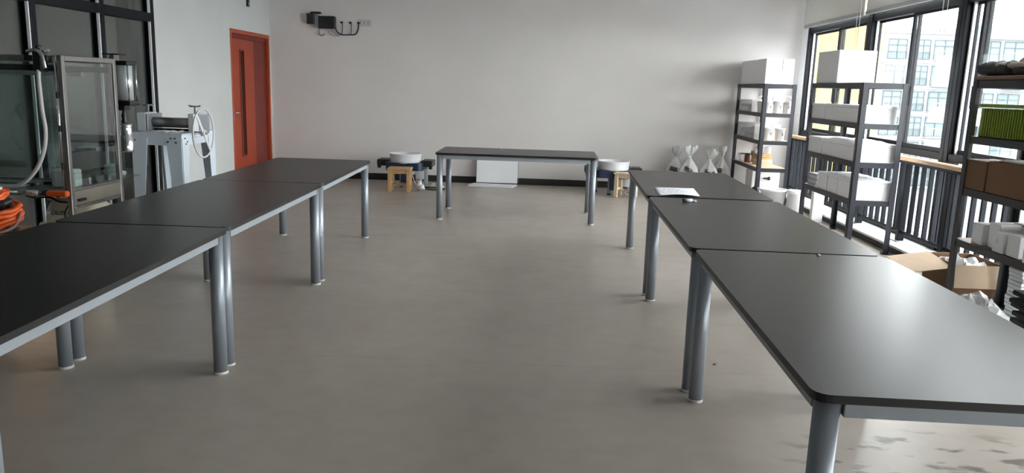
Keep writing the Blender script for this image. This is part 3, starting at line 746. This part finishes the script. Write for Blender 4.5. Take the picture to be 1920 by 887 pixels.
# bundles rolled on top
def roll(y0, y1, x, z, r, m, label, seed, dx=0):
    rnd = random.Random(seed); b = NB(); n = 16; sg = 14; R = []
    for i in range(n+1):
        u = i/n; c = Vector((x+dx*u, y0+(y1-y0)*u, z+r)); rr = r*(.72 if i in (0, n) else 1)
        R.append([b.verts.new(c+Vector((math.cos(2*PI*j/sg)*rr*(1.5+rnd.uniform(-.12, .12)), 0, max(-r, math.sin(2*PI*j/sg)*rr*(1+rnd.uniform(-.2, .12)))))) for j in range(sg)])
    for A, B in zip(R, R[1:]):
        for j in range(sg): f = b.faces.new((A[j], A[(j+1) % sg], B[(j+1) % sg], B[j])); f.smooth = True
    b.faces.new(R[0]); b.faces.new(R[-1][::-1]); return tag(obj('cloth_roll', b, m), label, 'cloth roll', 'cloth rolls on the black rack')
carton('cardboard_tray', 3.01, 3.41, 4.70, 5.62, 1.63, 1.66, m_board_d, 'flat wooden tray under the cloth rolls on top of the black rack', 'tray', tape=False)
roll(5.68, 5.30, 3.10, 1.66, .050, m_fabric3, 'dark grey rolled cloth at the far end on top of the black rack', 1)
roll(5.40, 4.70, 3.25, 1.66, .040, m_fabric, 'brown rolled cloth lying behind on top of the black rack', 2)
roll(5.50, 4.60, 3.07, 1.70, .026, m_fabric4, 'beige cloth roll lying over the dark grey one on top of the black rack', 6, .02)
roll(5.27, 4.60, 3.08, 1.66, .030, m_fabric3, 'thin dark cloth roll along the front edge on top of the black rack', 3)
roll(5.30, 4.60, 3.13, 1.722, .030, m_fabric2, 'pinkish brown cloth roll stacked on top of the dark ones', 4, -.03)
roll(5.02, 4.60, 3.21, 1.742, .032, m_fabric, 'brown cloth roll crowning the pile at the right edge', 5)

# open carton behind the near rack
t = thing('open_carton', 'open kraft carton with spread flaps on the floor behind the black rack', 'carton', (3.265, 5.90, 0))
b = NB(); box(b, -.18, .18, -.22, -.215, .0, .30); box(b, -.18, .18, .235, .24, 0, .30); box(b, -.18, -.175, -.215, .235, 0, .30); box(b, .175, .18, -.215, .235, 0, .30); box(b, -.175, .175, -.215, .235, 0, .005)
obj('carton_body', b, m_kraft, t)
bx('flap', m_kraft2, t, -.18, .18, -.003, 0, -.17, 0, M=Matrix.Translation((0, -.222, .30)) @ Matrix.Rotation(-.10, 4, 'X'))
bx('flap', m_kraft2, t, -.33, 0, -.20, .18, 0, .004, M=Matrix.Translation((-.18, 0, .296)) @ Matrix.Rotation(-.16, 4, 'Y') @ Matrix.Rotation(.12, 4, 'X'))
bx('flap', m_kraft2, t, 0, .15, -.22, .235, 0, .004, M=Matrix.Translation((.18, 0, .298)) @ Matrix.Rotation(.5, 4, 'Y'))
bx('flap', m_kraft2, t, -.18, .18, 0, .15, 0, .004, M=Matrix.Translation((0, .24, .298)) @ Matrix.Rotation(-.3, 4, 'X'))
crumple('film_wrap', 3.13, 3.41, 5.72, 6.10, .20, .17, m_film, 'crumpled clear plastic bulging from the open carton', 'plastic wrap', 11, 12)
t = thing('wrapped_bundle', 'pinkish wrapped bundle inside the open carton', 'bundle', (3.265, 5.92, .006), .3)
lathe(b := NB(), [(0, 0), (.09, .01), (.12, .10), (.09, .22), (0, .25)], seg=18, fn=lambda a, z: 1+.15*math.sin(3*a+z*12)); obj('bundle_body', b, m_fabric2, t)
tube(b := NB(), [(-.1, -.02, .12), (0, -.11, .18), (.1, -.02, .14)], .006, 6); obj('band', b, m_paper, t)
# stacks under the near rack
for k in range(15):
    b = NB(); box(b, -.065, .065, -.075, .075, 0, .024, .004, seg=2)
    o = obj('magazine', b, m_paper, None, (3.32+random.uniform(-.006, .006), 5.24, .0+k*.0272)); o.rotation_euler = (0, 0, random.uniform(-.05, .05))
    tag(o, 'white magazine, %s in the floor pile beneath the black rack' % nth(k, 15), 'magazine', 'pile of white magazines')
    s = NB(); box(s, .01, .05, -.0762, -.0746, .008, .017); obj('spine_print', s, m_pinkpaper if k % 3 == 1 else m_black_ink, o)
    bx('cover', m_grey, o, -.064, .064, -.074, .074, .0241, .0262)
for k in range(7):
    b = NB(); box(b, -.13, .13, -.17, .17, 0, .03, .006, Matrix.Rotation(.05*math.sin(k*2), 4, 'Y'), 2)
    o = obj('grey_cloth', b, m_fabric3, None, (3.21+random.uniform(-.01, .01), 4.80+random.uniform(-.015, .015), .006+k*.044)); o.rotation_euler = (0, 0, random.uniform(-.14, .14))
    tag(o, 'folded dark grey cloth, %s in the floor stack at the right edge' % nth(k, 7), 'folded cloth', 'stack of folded dark cloths')
b = NB(); rnd = random.Random(5); G = []; n = 16
for j in range(n+1):
    G.append([b.verts.new((2.80+.42*i/n+rnd.uniform(-.01, .01), 5.0+.5*j/n+rnd.uniform(-.01, .01), .012+.21*math.sin(PI*i/n)**.6*math.sin(PI*j/n)**.6*(.55+.6*rnd.random()))) for i in range(n+1)])
for j in range(n):
    for i in range(n): b.faces.new((G[j][i], G[j][i+1], G[j+1][i+1], G[j+1][i]))
soften(b); tag(obj('plastic_bag', b, m_film), 'shiny clear plastic bag on the floor beneath the black rack', 'plastic bag')
t = thing('tool_pouch', 'dark pouch inside the clear plastic bag beneath the black rack', 'pouch', (2.93, 5.25, 0), .4)
lathe(b := NB(), [(0, 0), (.11, .008), (.12, .05), (.06, .10), (0, .105)], seg=18, fn=lambda a, z: 1+.2*math.sin(2*a)); obj('pouch_body', b, m_fabric3, t); bx('strap', m_dark, t, -.10, .10, -.012, .012, .10, .112)

# ================================================================== LEFT SIDE MACHINES
# spray booth
t = thing('spray_booth', 'stainless steel framed glass spray booth beside the left tables', 'spray booth', (0, 0, 0))
X1, X0, Y0, Y1, ZB, ZT2 = -3.0, -4.02, 4.82, 5.445, .62, 1.595
def beam(name, m, a): return bx(name, m, t, *a, bev=.004)
for (x, y) in ((X1-.035, Y0), (X1-.035, Y1-.035), (X0, Y0), (X0, Y1-.035)):
    beam('post', m_steel, (x, x+.035, y, y+.035, 0, ZT2))
for (a) in ((X1-.03, X1, Y0+.035, Y1-.035, ZT2-.035, ZT2), (X0, X0+.03, Y0+.035, Y1-.035, ZT2-.035, ZT2), (X0+.035, X1-.035, Y0, Y0+.03, ZT2-.045, ZT2-.005), (X0+.035, X1-.035, Y1-.03, Y1, ZT2-.035, ZT2)):
    beam('top_rail', m_steel, a)
beam('inner_rail', m_dark, (X0+.035, X1-.04, Y0+.03, Y0+.05, ZT2-.10, ZT2-.06)); beam('inner_rail', m_dark, (X0+.035, X1-.035, Y1-.05, Y1-.03, ZT2-.10, ZT2-.06))
p = beam('side_panel', m_panel, (X1-.022, X1-.004, Y0+.035, Y1-.035, ZB+.02, .735))
for q in range(3):
    b = NB(); cyl(b, (X1-.004, Y0+.07+q*.028, .675), (X1+.018, Y0+.07+q*.028, .675), .009, seg=12); obj('knob', b, m_dark, p)
beam('bottom_rail', m_steel, (X1-.03, X1, Y0+.035, Y1-.035, ZB, ZB+.02)); beam('bottom_rail', m_steel, (X1-.03, X1, Y0+.035, Y1-.035, .735, .752))
beam('front_rail', m_steel, (X0+.035, X1-.035, Y0, Y0+.03, .705, .735)); beam('back_rail', m_steel, (X0+.035, X1-.035, Y1-.03, Y1, .705, .735))
beam('work_deck', m_steel, (X0+.02, X1-.03, Y0+.03, Y1-.03, .715, .725))
beam('side_glass', m_booth_glass, (X1-.016, X1-.010, Y0+.036, Y1-.036, .752, ZT2-.035))
beam('back_glass', m_booth_glass, (X0+.036, X1-.036, Y1-.016, Y1-.010, .735, ZT2-.035)); beam('far_glass', m_booth_glass, (X0+.010, X0+.016, Y0+.036, Y1-.036, .735, ZT2-.035))
beam('front_glass', m_booth_glass, (X0+.036, X1-.036, Y0+.010, Y0+.016, .735, ZT2-.045))
beam('lamp_rail', m_grey, (-3.9, -3.2, Y1-.09, Y1-.06, ZT2-.13, ZT2-.10))
for z in (1.35, 1.14, .90):
    b = NB(); box(b, X1-.05, X1-.034, Y0-.012, Y0+.01, z-.02, z+.02, .003); obj('hinge', b, m_dark, t)
b = NB(); cyl(b, (X1-.045, Y0+.0, .74), (X1-.045, Y0+.0, 1.56), .008, seg=10); obj('hinge_rod', b, m_chrome, t)
for (x, y) in ((-3.55, 5.1), (-3.3, 5.2)):
    bx('turntable_arm', m_dark, t, x-.12, x+.12, y-.015, y+.015, .725, .745)
b = NB(); box(b, -3.28, -3.12, 5.05, 5.15, .725, .85, .01); obj('pump_unit', b, m_card_g, t)
b = NB(); cyl(b, (-3.6, 5.12, .725), (-3.6, 5.12, .74), .16, seg=26); obj('turntable', b, m_grey, t)
# gripping bar with orange end below the booth front
t = thing('spray_lance', 'silver-handled lance with an orange end lying across the booth front', 'tool', (-3.17, 4.76, .715))
cyl(b := NB(), (-.19, 0, .018), (.0, .0, .018), .019, seg=16); obj('handle', b, m_chrome, t)
cyl(b := NB(), (.0, 0, .018), (.05, .0, .018), .014, .02, seg=16); obj('collar', b, m_dark, t)
box(b := NB(), .05, .185, -.022, .022, .0, .036, .008); obj('orange_end', b, m_orange, t)
bx('rest_bracket', m_steel, t, -.02, -.008, -.02, .062, -.01, .002)
bx('rest_bracket', m_steel, t, .13, .142, -.02, .062, -.01, .002)
# clamp and hose
t = thing('hose_clamp', 'black and silver spray gun clamped on the booth top rail', 'spray gun', (-3.12, 4.80, 1.59))
bx('clamp_body', m_dark, t, -.035, .02, -.03, .045, -.10, .03, bev=.006)
bx('clamp_plate', m_dark, t, -.10, .05, -.01, .02, -.035, .0, bev=.003)
tube(b := NB(), [(-.07, -.02, .02), (-.01, -.03, .03), (.03, -.03, .0), (.045, -.03, -.08)], .011, 8); obj('trigger_lever', b, m_chrome, t)
cyl(b := NB(), (-.02, 0, .03), (.0, 0, .06), .014, seg=12); obj('nozzle', b, m_dark, t); cyl(b := NB(), (.0, 0, .02), (.06, 0, .03), .009, seg=10); obj('side_knob', b, m_chrome, t)
tube(b := NB(), [(-3.125, 4.78, 1.50), (-3.122, 4.77, 1.42), (-3.11, 4.76, 1.25), (-3.10, 4.76, 1.12), (-3.125, 4.76, .99), (-3.19, 4.76, .87), (-3.29, 4.76, .785), (-3.42, 4.77, .765), (-3.60, 4.78, .762), (-3.9, 4.78, .76)], .013, 10, 8)
tag(obj('air_hose', b, m_hose), 'pale grey hose hanging in a curve from the spray gun before the booth', 'hose')
# compressor
t = thing('air_compressor', 'cream air compressor tank with black lettering under the booth', 'air compressor', (-3.20, 5.22, 0))
b = NB(); R = Matrix.Translation((0, 0, .50)) @ Matrix.Rotation(PI/2, 4, 'Y')
lathe(b, [(0, -.20), (.08, -.19), (.125, -.165), (.145, -.12), (.148, 0), (.145, .12), (.125, .165), (.08, .19), (0, .20)], seg=36, M=R); obj('tank', b, m_cream, t)
for sx in (-.12, .12):
    l = bx('leg', m_cream, t, sx-.015, sx+.015, -.10, .10, .02, .385, bev=.003)
    for sy in (-.09, .09): cyl(b := NB(), (sx-.02, sy, .03), (sx+.02, sy, .03), .03, seg=16); obj('wheel', b, m_dark, l)
box(b := NB(), -.08, .12, -.06, .06, .635, .698, .012); obj('pump_head', b, m_cream, t)
box(b := NB(), -.12, -.085, -.075, -.02, .64, .685, .008); obj('pressure_switch', b, m_dark, t)
cyl(b := NB(), (-.15, -.07, .645), (-.15, -.10, .645), .018, seg=16); obj('gauge', b, m_chrome, t)
tube(b := NB(), [(-.30, -.12, .66), (-.22, -.15, .65), (-.12, -.15, .655), (-.05, -.15, .63), (.02, -.155, .62), (.0, -.165, .56), (-.005, -.165, .45)], .006, 6); obj('cable', b, m_dark, t)
lathe(b := NB(), [(0, -.03), (.025, -.02), (.033, 0), (.025, .02), (0, .03)], (-.20, -.10, .45), 18); obj('round_handle', b, m_cream, t)
text('lettering', 'OUTST', .040, m_black_ink, t, Matrix.Translation((-.052, -.1445, .548)) @ Matrix.Rotation(PI/2-.32, 4, 'X'), .0015, .25)
bx('emblem', m_ink, t, -.145, -.118, -.146, -.135, .533, .560); bx('emblem_core', m_cream, t, -.139, -.124, -.1475, -.146, .539, .554)
# orange hose reel on a crate
t = thing('wooden_crate', 'plain wooden crate on the floor at the left edge, under the reel', 'crate', (-3.14, 4.28, 0))
for k in range(5): bx('slat', m_pine, t, -.20, .20, -.20, -.185, .01+k*.11, .105+k*.11, bev=.003); bx('slat', m_pine, t, .185, .20, -.185, .185, .01+k*.11, .105+k*.11, bev=.003)
for k in range(5): bx('slat', m_pine, t, -.20, .20, .185, .20, .01+k*.11, .105+k*.11, bev=.003); bx('slat', m_pine, t, -.20, -.185, -.185, .185, .01+k*.11, .105+k*.11, bev=.003)
bx('crate_lid', m_pine, t, -.20, .20, -.20, .20, .556, .575, bev=.003)
t = thing('hose_reel', 'orange air hose coiled on a black reel at the left edge', 'hose reel', (-3.12, 4.28, .575))
lathe(b := NB(), [(0, 0), (.10, 0), (.11, .012), (.05, .03), (.045, .20), (.0, .20)], seg=28); obj('hub', b, m_dark, t)
tl = Matrix.Rotation(.15, 4, 'X') @ Matrix.Rotation(-.12, 4, 'Y')
for k, (rr, zz) in enumerate(((.135, .05), (.145, .075), (.14, .10), (.148, .125), (.115, .055), (.12, .09), (.118, .12), (.10, .20), (.09, .225), (.105, .215))):
    b = NB(); tube(b, [tl @ Vector((rr*math.cos(2*PI*i/14+k), rr*math.sin(2*PI*i/14+k), zz+.006*math.sin(3*i+k))) for i in range(14)], .013, 8, 4, True); obj('hose_loop', b, m_orange, t)
box(b := NB(), .0, .12, -.05, .05, .145, .19, .015, tl); obj('reel_handle', b, m_dark, t)
lathe(b := NB(), [(0, .0), (.04, .01), (.045, .05), (0, .06)], (0, 0, .205), 16); obj('reel_cap', b, m_card_g, t)
cyl(b := NB(), (.02, -.13, .03), (.08, -.14, .02), .018, seg=12); obj('coupling', b, m_chrome, t)
tube(b := NB(), [(.15, .0, .12), (.16, -.08, .05), (.10, -.17, .02), (0, -.18, .012), (-.1, -.17, .012)], .008, 8); obj('loose_hose', b, m_fabric2, t)

# pneumatic press
t = thing('pneumatic_press', 'pneumatic press with silver cylinder and chrome die, beside the booth', 'press', (-3.30, 6.0, 0))
bx('column', m_dark, t, -.085, -.045, .04, .08, .02, 1.62, bev=.005)
bx('base', m_panel, t, -.22, .16, -.10, .14, 0, .02, bev=.004)
for z in (1.50, 1.10, 1.0, .93): bx('column_collar', m_steel if z != 1.5 else m_dark, t, -.092, -.038, .033, .087, z-.012, z+.012, bev=.003)
bx('top_bracket', m_dark, t, -.10, .03, -.02, .09, 1.635, 1.645); bx('bracket_web', m_steel, t, -.05, -.02, .0, .08, 1.585, 1.635)
bx('end_plate', m_dark, t, -.03, .115, -.06, .08, 1.558, 1.592, bev=.006); bx('end_plate', m_dark, t, -.03, .125, -.06, .08, 1.255, 1.292, bev=.006)
cyl(b := NB(), (.045, .01, 1.292), (.045, .01, 1.558), .062, seg=32); obj('cylinder', b, m_cyl, t)
for sx, sy in ((-.02, -.05), (.11, -.05), (-.02, .07), (.11, .07)):
    cyl(b := NB(), (sx, sy, 1.292), (sx, sy, 1.558), .006, seg=8); obj('tie_rod', b, m_chrome, t)
bx('mount_block', m_dark, t, .0, .06, -.03, .05, 1.215, 1.255, bev=.005)
lathe(b := NB(), [(0, 1.11), (.02, 1.11), (.024, 1.13), (.014, 1.15), (.022, 1.17), (.012, 1.20), (.012, 1.215), (0, 1.215)], (.028, .01, 0), 20); obj('piston_rod', b, m_dark, t)
lathe(b := NB(), [(0, .89), (.052, .89), (.054, .90), (.054, 1.0), (.046, 1.01), (.046, 1.09), (.05, 1.11), (0, 1.112)], (.035, .01, 0), 32); obj('die', b, m_chrome, t)
bx('die_arm', m_steel, t, -.045, .0, .03, .06, .95, 1.05)
bx('air_block', m_dark, t, -.075, -.04, -.02, .03, .95, 1.24, bev=.004)
tube(b := NB(), [(-.02, -.07, 1.57), (-.05, -.06, 1.55), (-.04, -.05, 1.45), (-.035, -.05, 1.35), (-.02, -.07, 1.30)], .004, 6); obj('air_line', b, m_orange, t)
bx('glass_tray', m_booth_glass, t, -.24, .07, -.12, .12, .69, .70); bx('tray_arm', m_dark, t, -.10, -.02, .0, .06, .68, .69)
t = thing('clear_bag', 'small clear plastic bag lying on the press glass tray', 'plastic bag', (-3.375, 5.97, .70))
lathe(b := NB(), [(0, 0), (.05, .005), (.06, .04), (.045, .09), (0, .10)], seg=18, fn=lambda a, z: 1+.15*math.sin(5*a+z*40)); obj('bag_body', b, m_clear, t)
lathe(b := NB(), [(0, 0), (.03, .003), (.035, .035), (0, .05)], (.07, 0, 0), 14, fn=lambda a, z: 1+.15*math.sin(4*a)); obj('bag_corner', b, m_clear, t)

# slab roller
t = thing('slab_roller', 'pale blue-grey slab roller with big spoked handwheel by the left wall', 'slab roller', (0, 0, 0))
x0, x1, y0, y1 = -3.90, -3.42, 7.28, 8.02
bx('bed', m_machine, t, x0-.01, x1+.01, y0-.01, y1+.01, .935, .95, bev=.003)
for a in ((x0, x1, y0, y0+.012), (x0, x1, y1-.012, y1), (x1-.012, x1, y0+.012, y1-.012), (x0, x0+.012, y0+.012, y1-.012)): bx('apron_panel', m_machine, t, *a, .835, .935)
def tleg(cx, cy, sx, sy):
    b = NB(); wt, wb = .15, .07; tpos = [(0, .935), (.02, .80)]
    for ax in (0, 1):
        vs = []
        for (z, wd, sh) in ((.90, wt, 0), (.0, wb, -.03)):
            o = Vector((cx-sx*sh*.0, cy-sy*sh*.0, z)); d = Vector((-sx, 0, 0)) if ax == 0 else Vector((0, -sy, 0)); n_ = Vector((0, sy, 0)) if ax == 0 else Vector((sx, 0, 0))
            vs.append([b.verts.new(o), b.verts.new(o+d*wd), b.verts.new(o+d*wd+n_*.008), b.verts.new(o+n_*.008)])
        A, B = vs
        b.faces.new(A); b.faces.new(B[::-1])
        for i in range(4): b.faces.new((A[i], A[(i+1) % 4], B[(i+1) % 4], B[i]))
    return obj('leg', b, m_machine, t)
for cx, sx in ((x0, -1), (x1, 1)):
    for cy, sy in ((y0, -1), (y1, 1)):
        l = tleg(cx, cy, sx, sy); ft = bx('foot_plate', m_machine, l, cx-sx*.09, cx+sx*.01, cy-sy*.09, cy+sy*.01, 0, .01)
b = NB()
for q in ((-.10, .905), (-.06, .905), (-.13, .87), (-.05, .865)): cyl(b, (x1+q[0], y0-.009, q[1]), (x1+q[0], y0-.014, q[1]), .008, seg=8)
for q in ((.05, .905), (.10, .87), (.07, .85)): cyl(b, (x1+.009, y0+q[0], q[1]), (x1+.014, y0+q[0], q[1]), .008, seg=8)
cyl(b, (x0+.03, y0-.009, .88), (x0+.03, y0-.014, .88), .008, seg=8); obj('bolts', b, m_dark, t)['kind'] = 'stuff'
cyl(b := NB(), (x0+.02, 7.62, 1.035), (x1-.02, 7.62, 1.035), .05, seg=28); obj('roller', b, m_steel, t)
cyl(b := NB(), (x0+.02, 7.62, .985-.02), (x1-.02, 7.62, .965), .012, seg=16); obj('lower_roller', b, m_dark, t)
bx('bearing_block', m_machine2, t, x0-.06, x0+.03, 7.50, 7.74, .95, 1.13, bev=.006); bx('bearing_block', m_machine2, t, x1-.04, x1+.02, 7.52, 7.76, .90, 1.13, bev=.006)
bx('gear_cover', m_grey, t, x0+.03, x0+.05, 7.50, 7.80, .95, 1.12, bev=.004); bx('gear_cover', m_grey, t, x1+.02, x1+.035, 7.62, 7.84, .93, 1.12, bev=.004)
for X in (x0+.0, x1-.01):
    cyl(b := NB(), (X, 7.62, 1.13), (X, 7.62, 1.20), .010, seg=10); cyl(b, (X-.05, 7.62, 1.20), (X+.05, 7.62, 1.20), .008, seg=8); cyl(b, (X-.05, 7.62, 1.20), (X-.05, 7.62, 1.215), .012, seg=8); cyl(b, (X+.05, 7.62, 1.20), (X+.05, 7.62, 1.215), .012, seg=8)
    obj('adjusting_screw', b, m_grey, t)
cyl(b := NB(), (x1+.02, 7.50, .95), (-3.26, 7.50, .95), .016, seg=14); obj('axle', b, m_chrome, t)
wy, wz, wx, wr = 7.50, .95, -3.30, .235
wh = obj('handwheel', tube(NB(), [(wx, wy+wr*math.cos(2*PI*i/24), wz+wr*math.sin(2*PI*i/24)) for i in range(24)], .0095, 10, 3, True), m_machine2, t)
for ang in (-1.25, -1.25+PI):
    b = NB(); box(b, -.006, .006, .0, wr-.005, -.017, .017, .003, Matrix.Translation((wx, wy, wz)) @ Matrix.Rotation(ang+.35, 4, 'X')); obj('spoke', b, m_machine2, wh)
cyl(b := NB(), (wx-.02, wy, wz), (wx+.02, wy, wz), .03, seg=18); obj('wheel_hub', b, m_machine2, wh)
t = thing('cloth_sheet', 'crumpled pale plastic sheet lying on the slab roller bed', 'sheet', (0, 0, 0))
rnd = random.Random(9); b = NB(); G = []; n = 12
for j in range(n+1): G.append([b.verts.new((x0+.12+.30*i/n, 7.32+.22*j/n, .9515+(.02*rnd.random() if 0 < i < n and 0 < j < n else 0))) for i in range(n+1)])
for j in range(n):
    for i in range(n): b.faces.new((G[j][i], G[j][i+1], G[j+1][i+1], G[j+1][i]))
obj('sheet_body', b, m_film, t)
cyl(b := NB(), (x0+.14, 7.34, .962), (x0+.40, 7.36, .962), .008, seg=8); obj('sheet_fold', b, m_paper, t)
t = thing('white_plank', 'pale plank standing on the floor behind the slab roller leg', 'plank', (-3.98, 8.10, 0)); bx('plank_body', m_card_g, t, -.03, .05, -.012, .012, 0, .90, bev=.003, M=Matrix.Rotation(.05, 4, 'X'))
bx('plank_cap', m_card_w, t, -.03, .05, .034, .058, .895, .905)

# ================================================================== OUTSIDE
struct('ground', box(NB(), 6.5, 400, -150, 400, -12.2, -12), m_ground)
t = thing('roof_terrace', 'blue-grey lower roof terrace seen between the railing bars', 'roof', (0, 0, 0))
bx('terrace_slab', m_ground, t, 4.6, 30, -20, 30, -4.6, -4.2); bx('parapet', m_bwall, t, 29.7, 30, -20, 30, -4.2, -3.4); bx('blue_panel', m_bluestuff, t, 24, 29, 4, 28, -4.2, -3.9)
t = thing('apartment_building', 'white apartment building with rows of balcony windows across the yard', 'building', (0, 0, 0))
YFc = 95
bx('wall', m_bwall, t, 20, 110, YFc, YFc+14, -12, 9.3); bx('parapet', m_bwall, t, 19.9, 110, YFc-.3, YFc+.2, 9.0, 9.6); bx('roof_storey', m_roofc, t, 49.4, 80, YFc-.45, YFc+8, 8.60, 10.1)
cols = [(25.2, 27.4, 0), (29.0, 31.2, 0), (32.8, 35.2, 1), (36.6, 38.8, 0), (40.3, 42.5, 0), (43.6, 45.2, 0), (45.6, 48.1, 1), (48.9, 50.2, 0), (50.95, 53.2, 0), (53.6, 56.2, 1), (57.4, 59.6, 0), (60.5, 63, 1), (64.5, 66.7, 0)]
wproto = {}
for fl in range(6):
    zt = 8.40-fl*2.98
    for ci, (xa, xb, rl) in enumerate(cols):
        wd = round(xb-xa, 2); key = (wd, rl)
        if key not in wproto:
            b = NB(); box(b, 0, wd, 0, .1, -2.3, 0); wo = obj('window', b, m_bwin, t); ch = []
            f = NB()
            for u in (0, wd/2-.04, wd-.08): box(f, u, u+.08, -.08, 0, -2.3, 0)
            for z in (-2.3, -.75, -.08): box(f, 0, wd, -.08, 0, z, z+.08)
            ch.append(obj('window_bars', f, m_brail, wo))
            g_ = NB()
            if rl:
                box(g_, -.1, wd+.1, -1.0, -.94, -1.35, -1.28)
                for q in range(9): box(g_, q*(wd)/8-.02, q*wd/8+.02, -1.0, -.95, -2.3, -1.35)
                box(g_, -.1, wd+.1, -1.02, -.1, -2.42, -2.3)
            else:
                box(g_, 0, wd, -.14, -.1, -1.5, -1.44)
                for q in range(7): box(g_, q*wd/6-.015, q*wd/6+.015, -.14, -.11, -2.3, -1.5)
            ch.append(obj('balcony_railing', g_, m_brail if not rl else m_bwall, wo)); wproto[key] = (wo, ch); o = wo
        else:
            wo, ch = wproto[key]; o = wo.copy(); COL.objects.link(o); o.parent = t
            for c in ch: cc = c.copy(); COL.objects.link(cc); cc.parent = o
        o.location = (xa, YFc-.02, zt)
    bx('floor_band', m_bwall, t, 20, 110, YFc-.25, YFc, zt-2.75, zt-2.45)
t = thing('yellow_building', 'yellow building wing beyond the far corner window', 'building', (0, 0, 0))
bx('wall', m_yellow, t, 5.5, 15.4, 40, 46, -12, 16); bx('corner_strip', m_yellow2, t, 15.4, 16.7, 39.9, 46, -12, 16)
for z in (-9, -6, -3, 0, 3, 6, 9): bx('wall_groove', m_yellow2, t, 5.5, 15.4, 39.97, 40, z, z+.08)
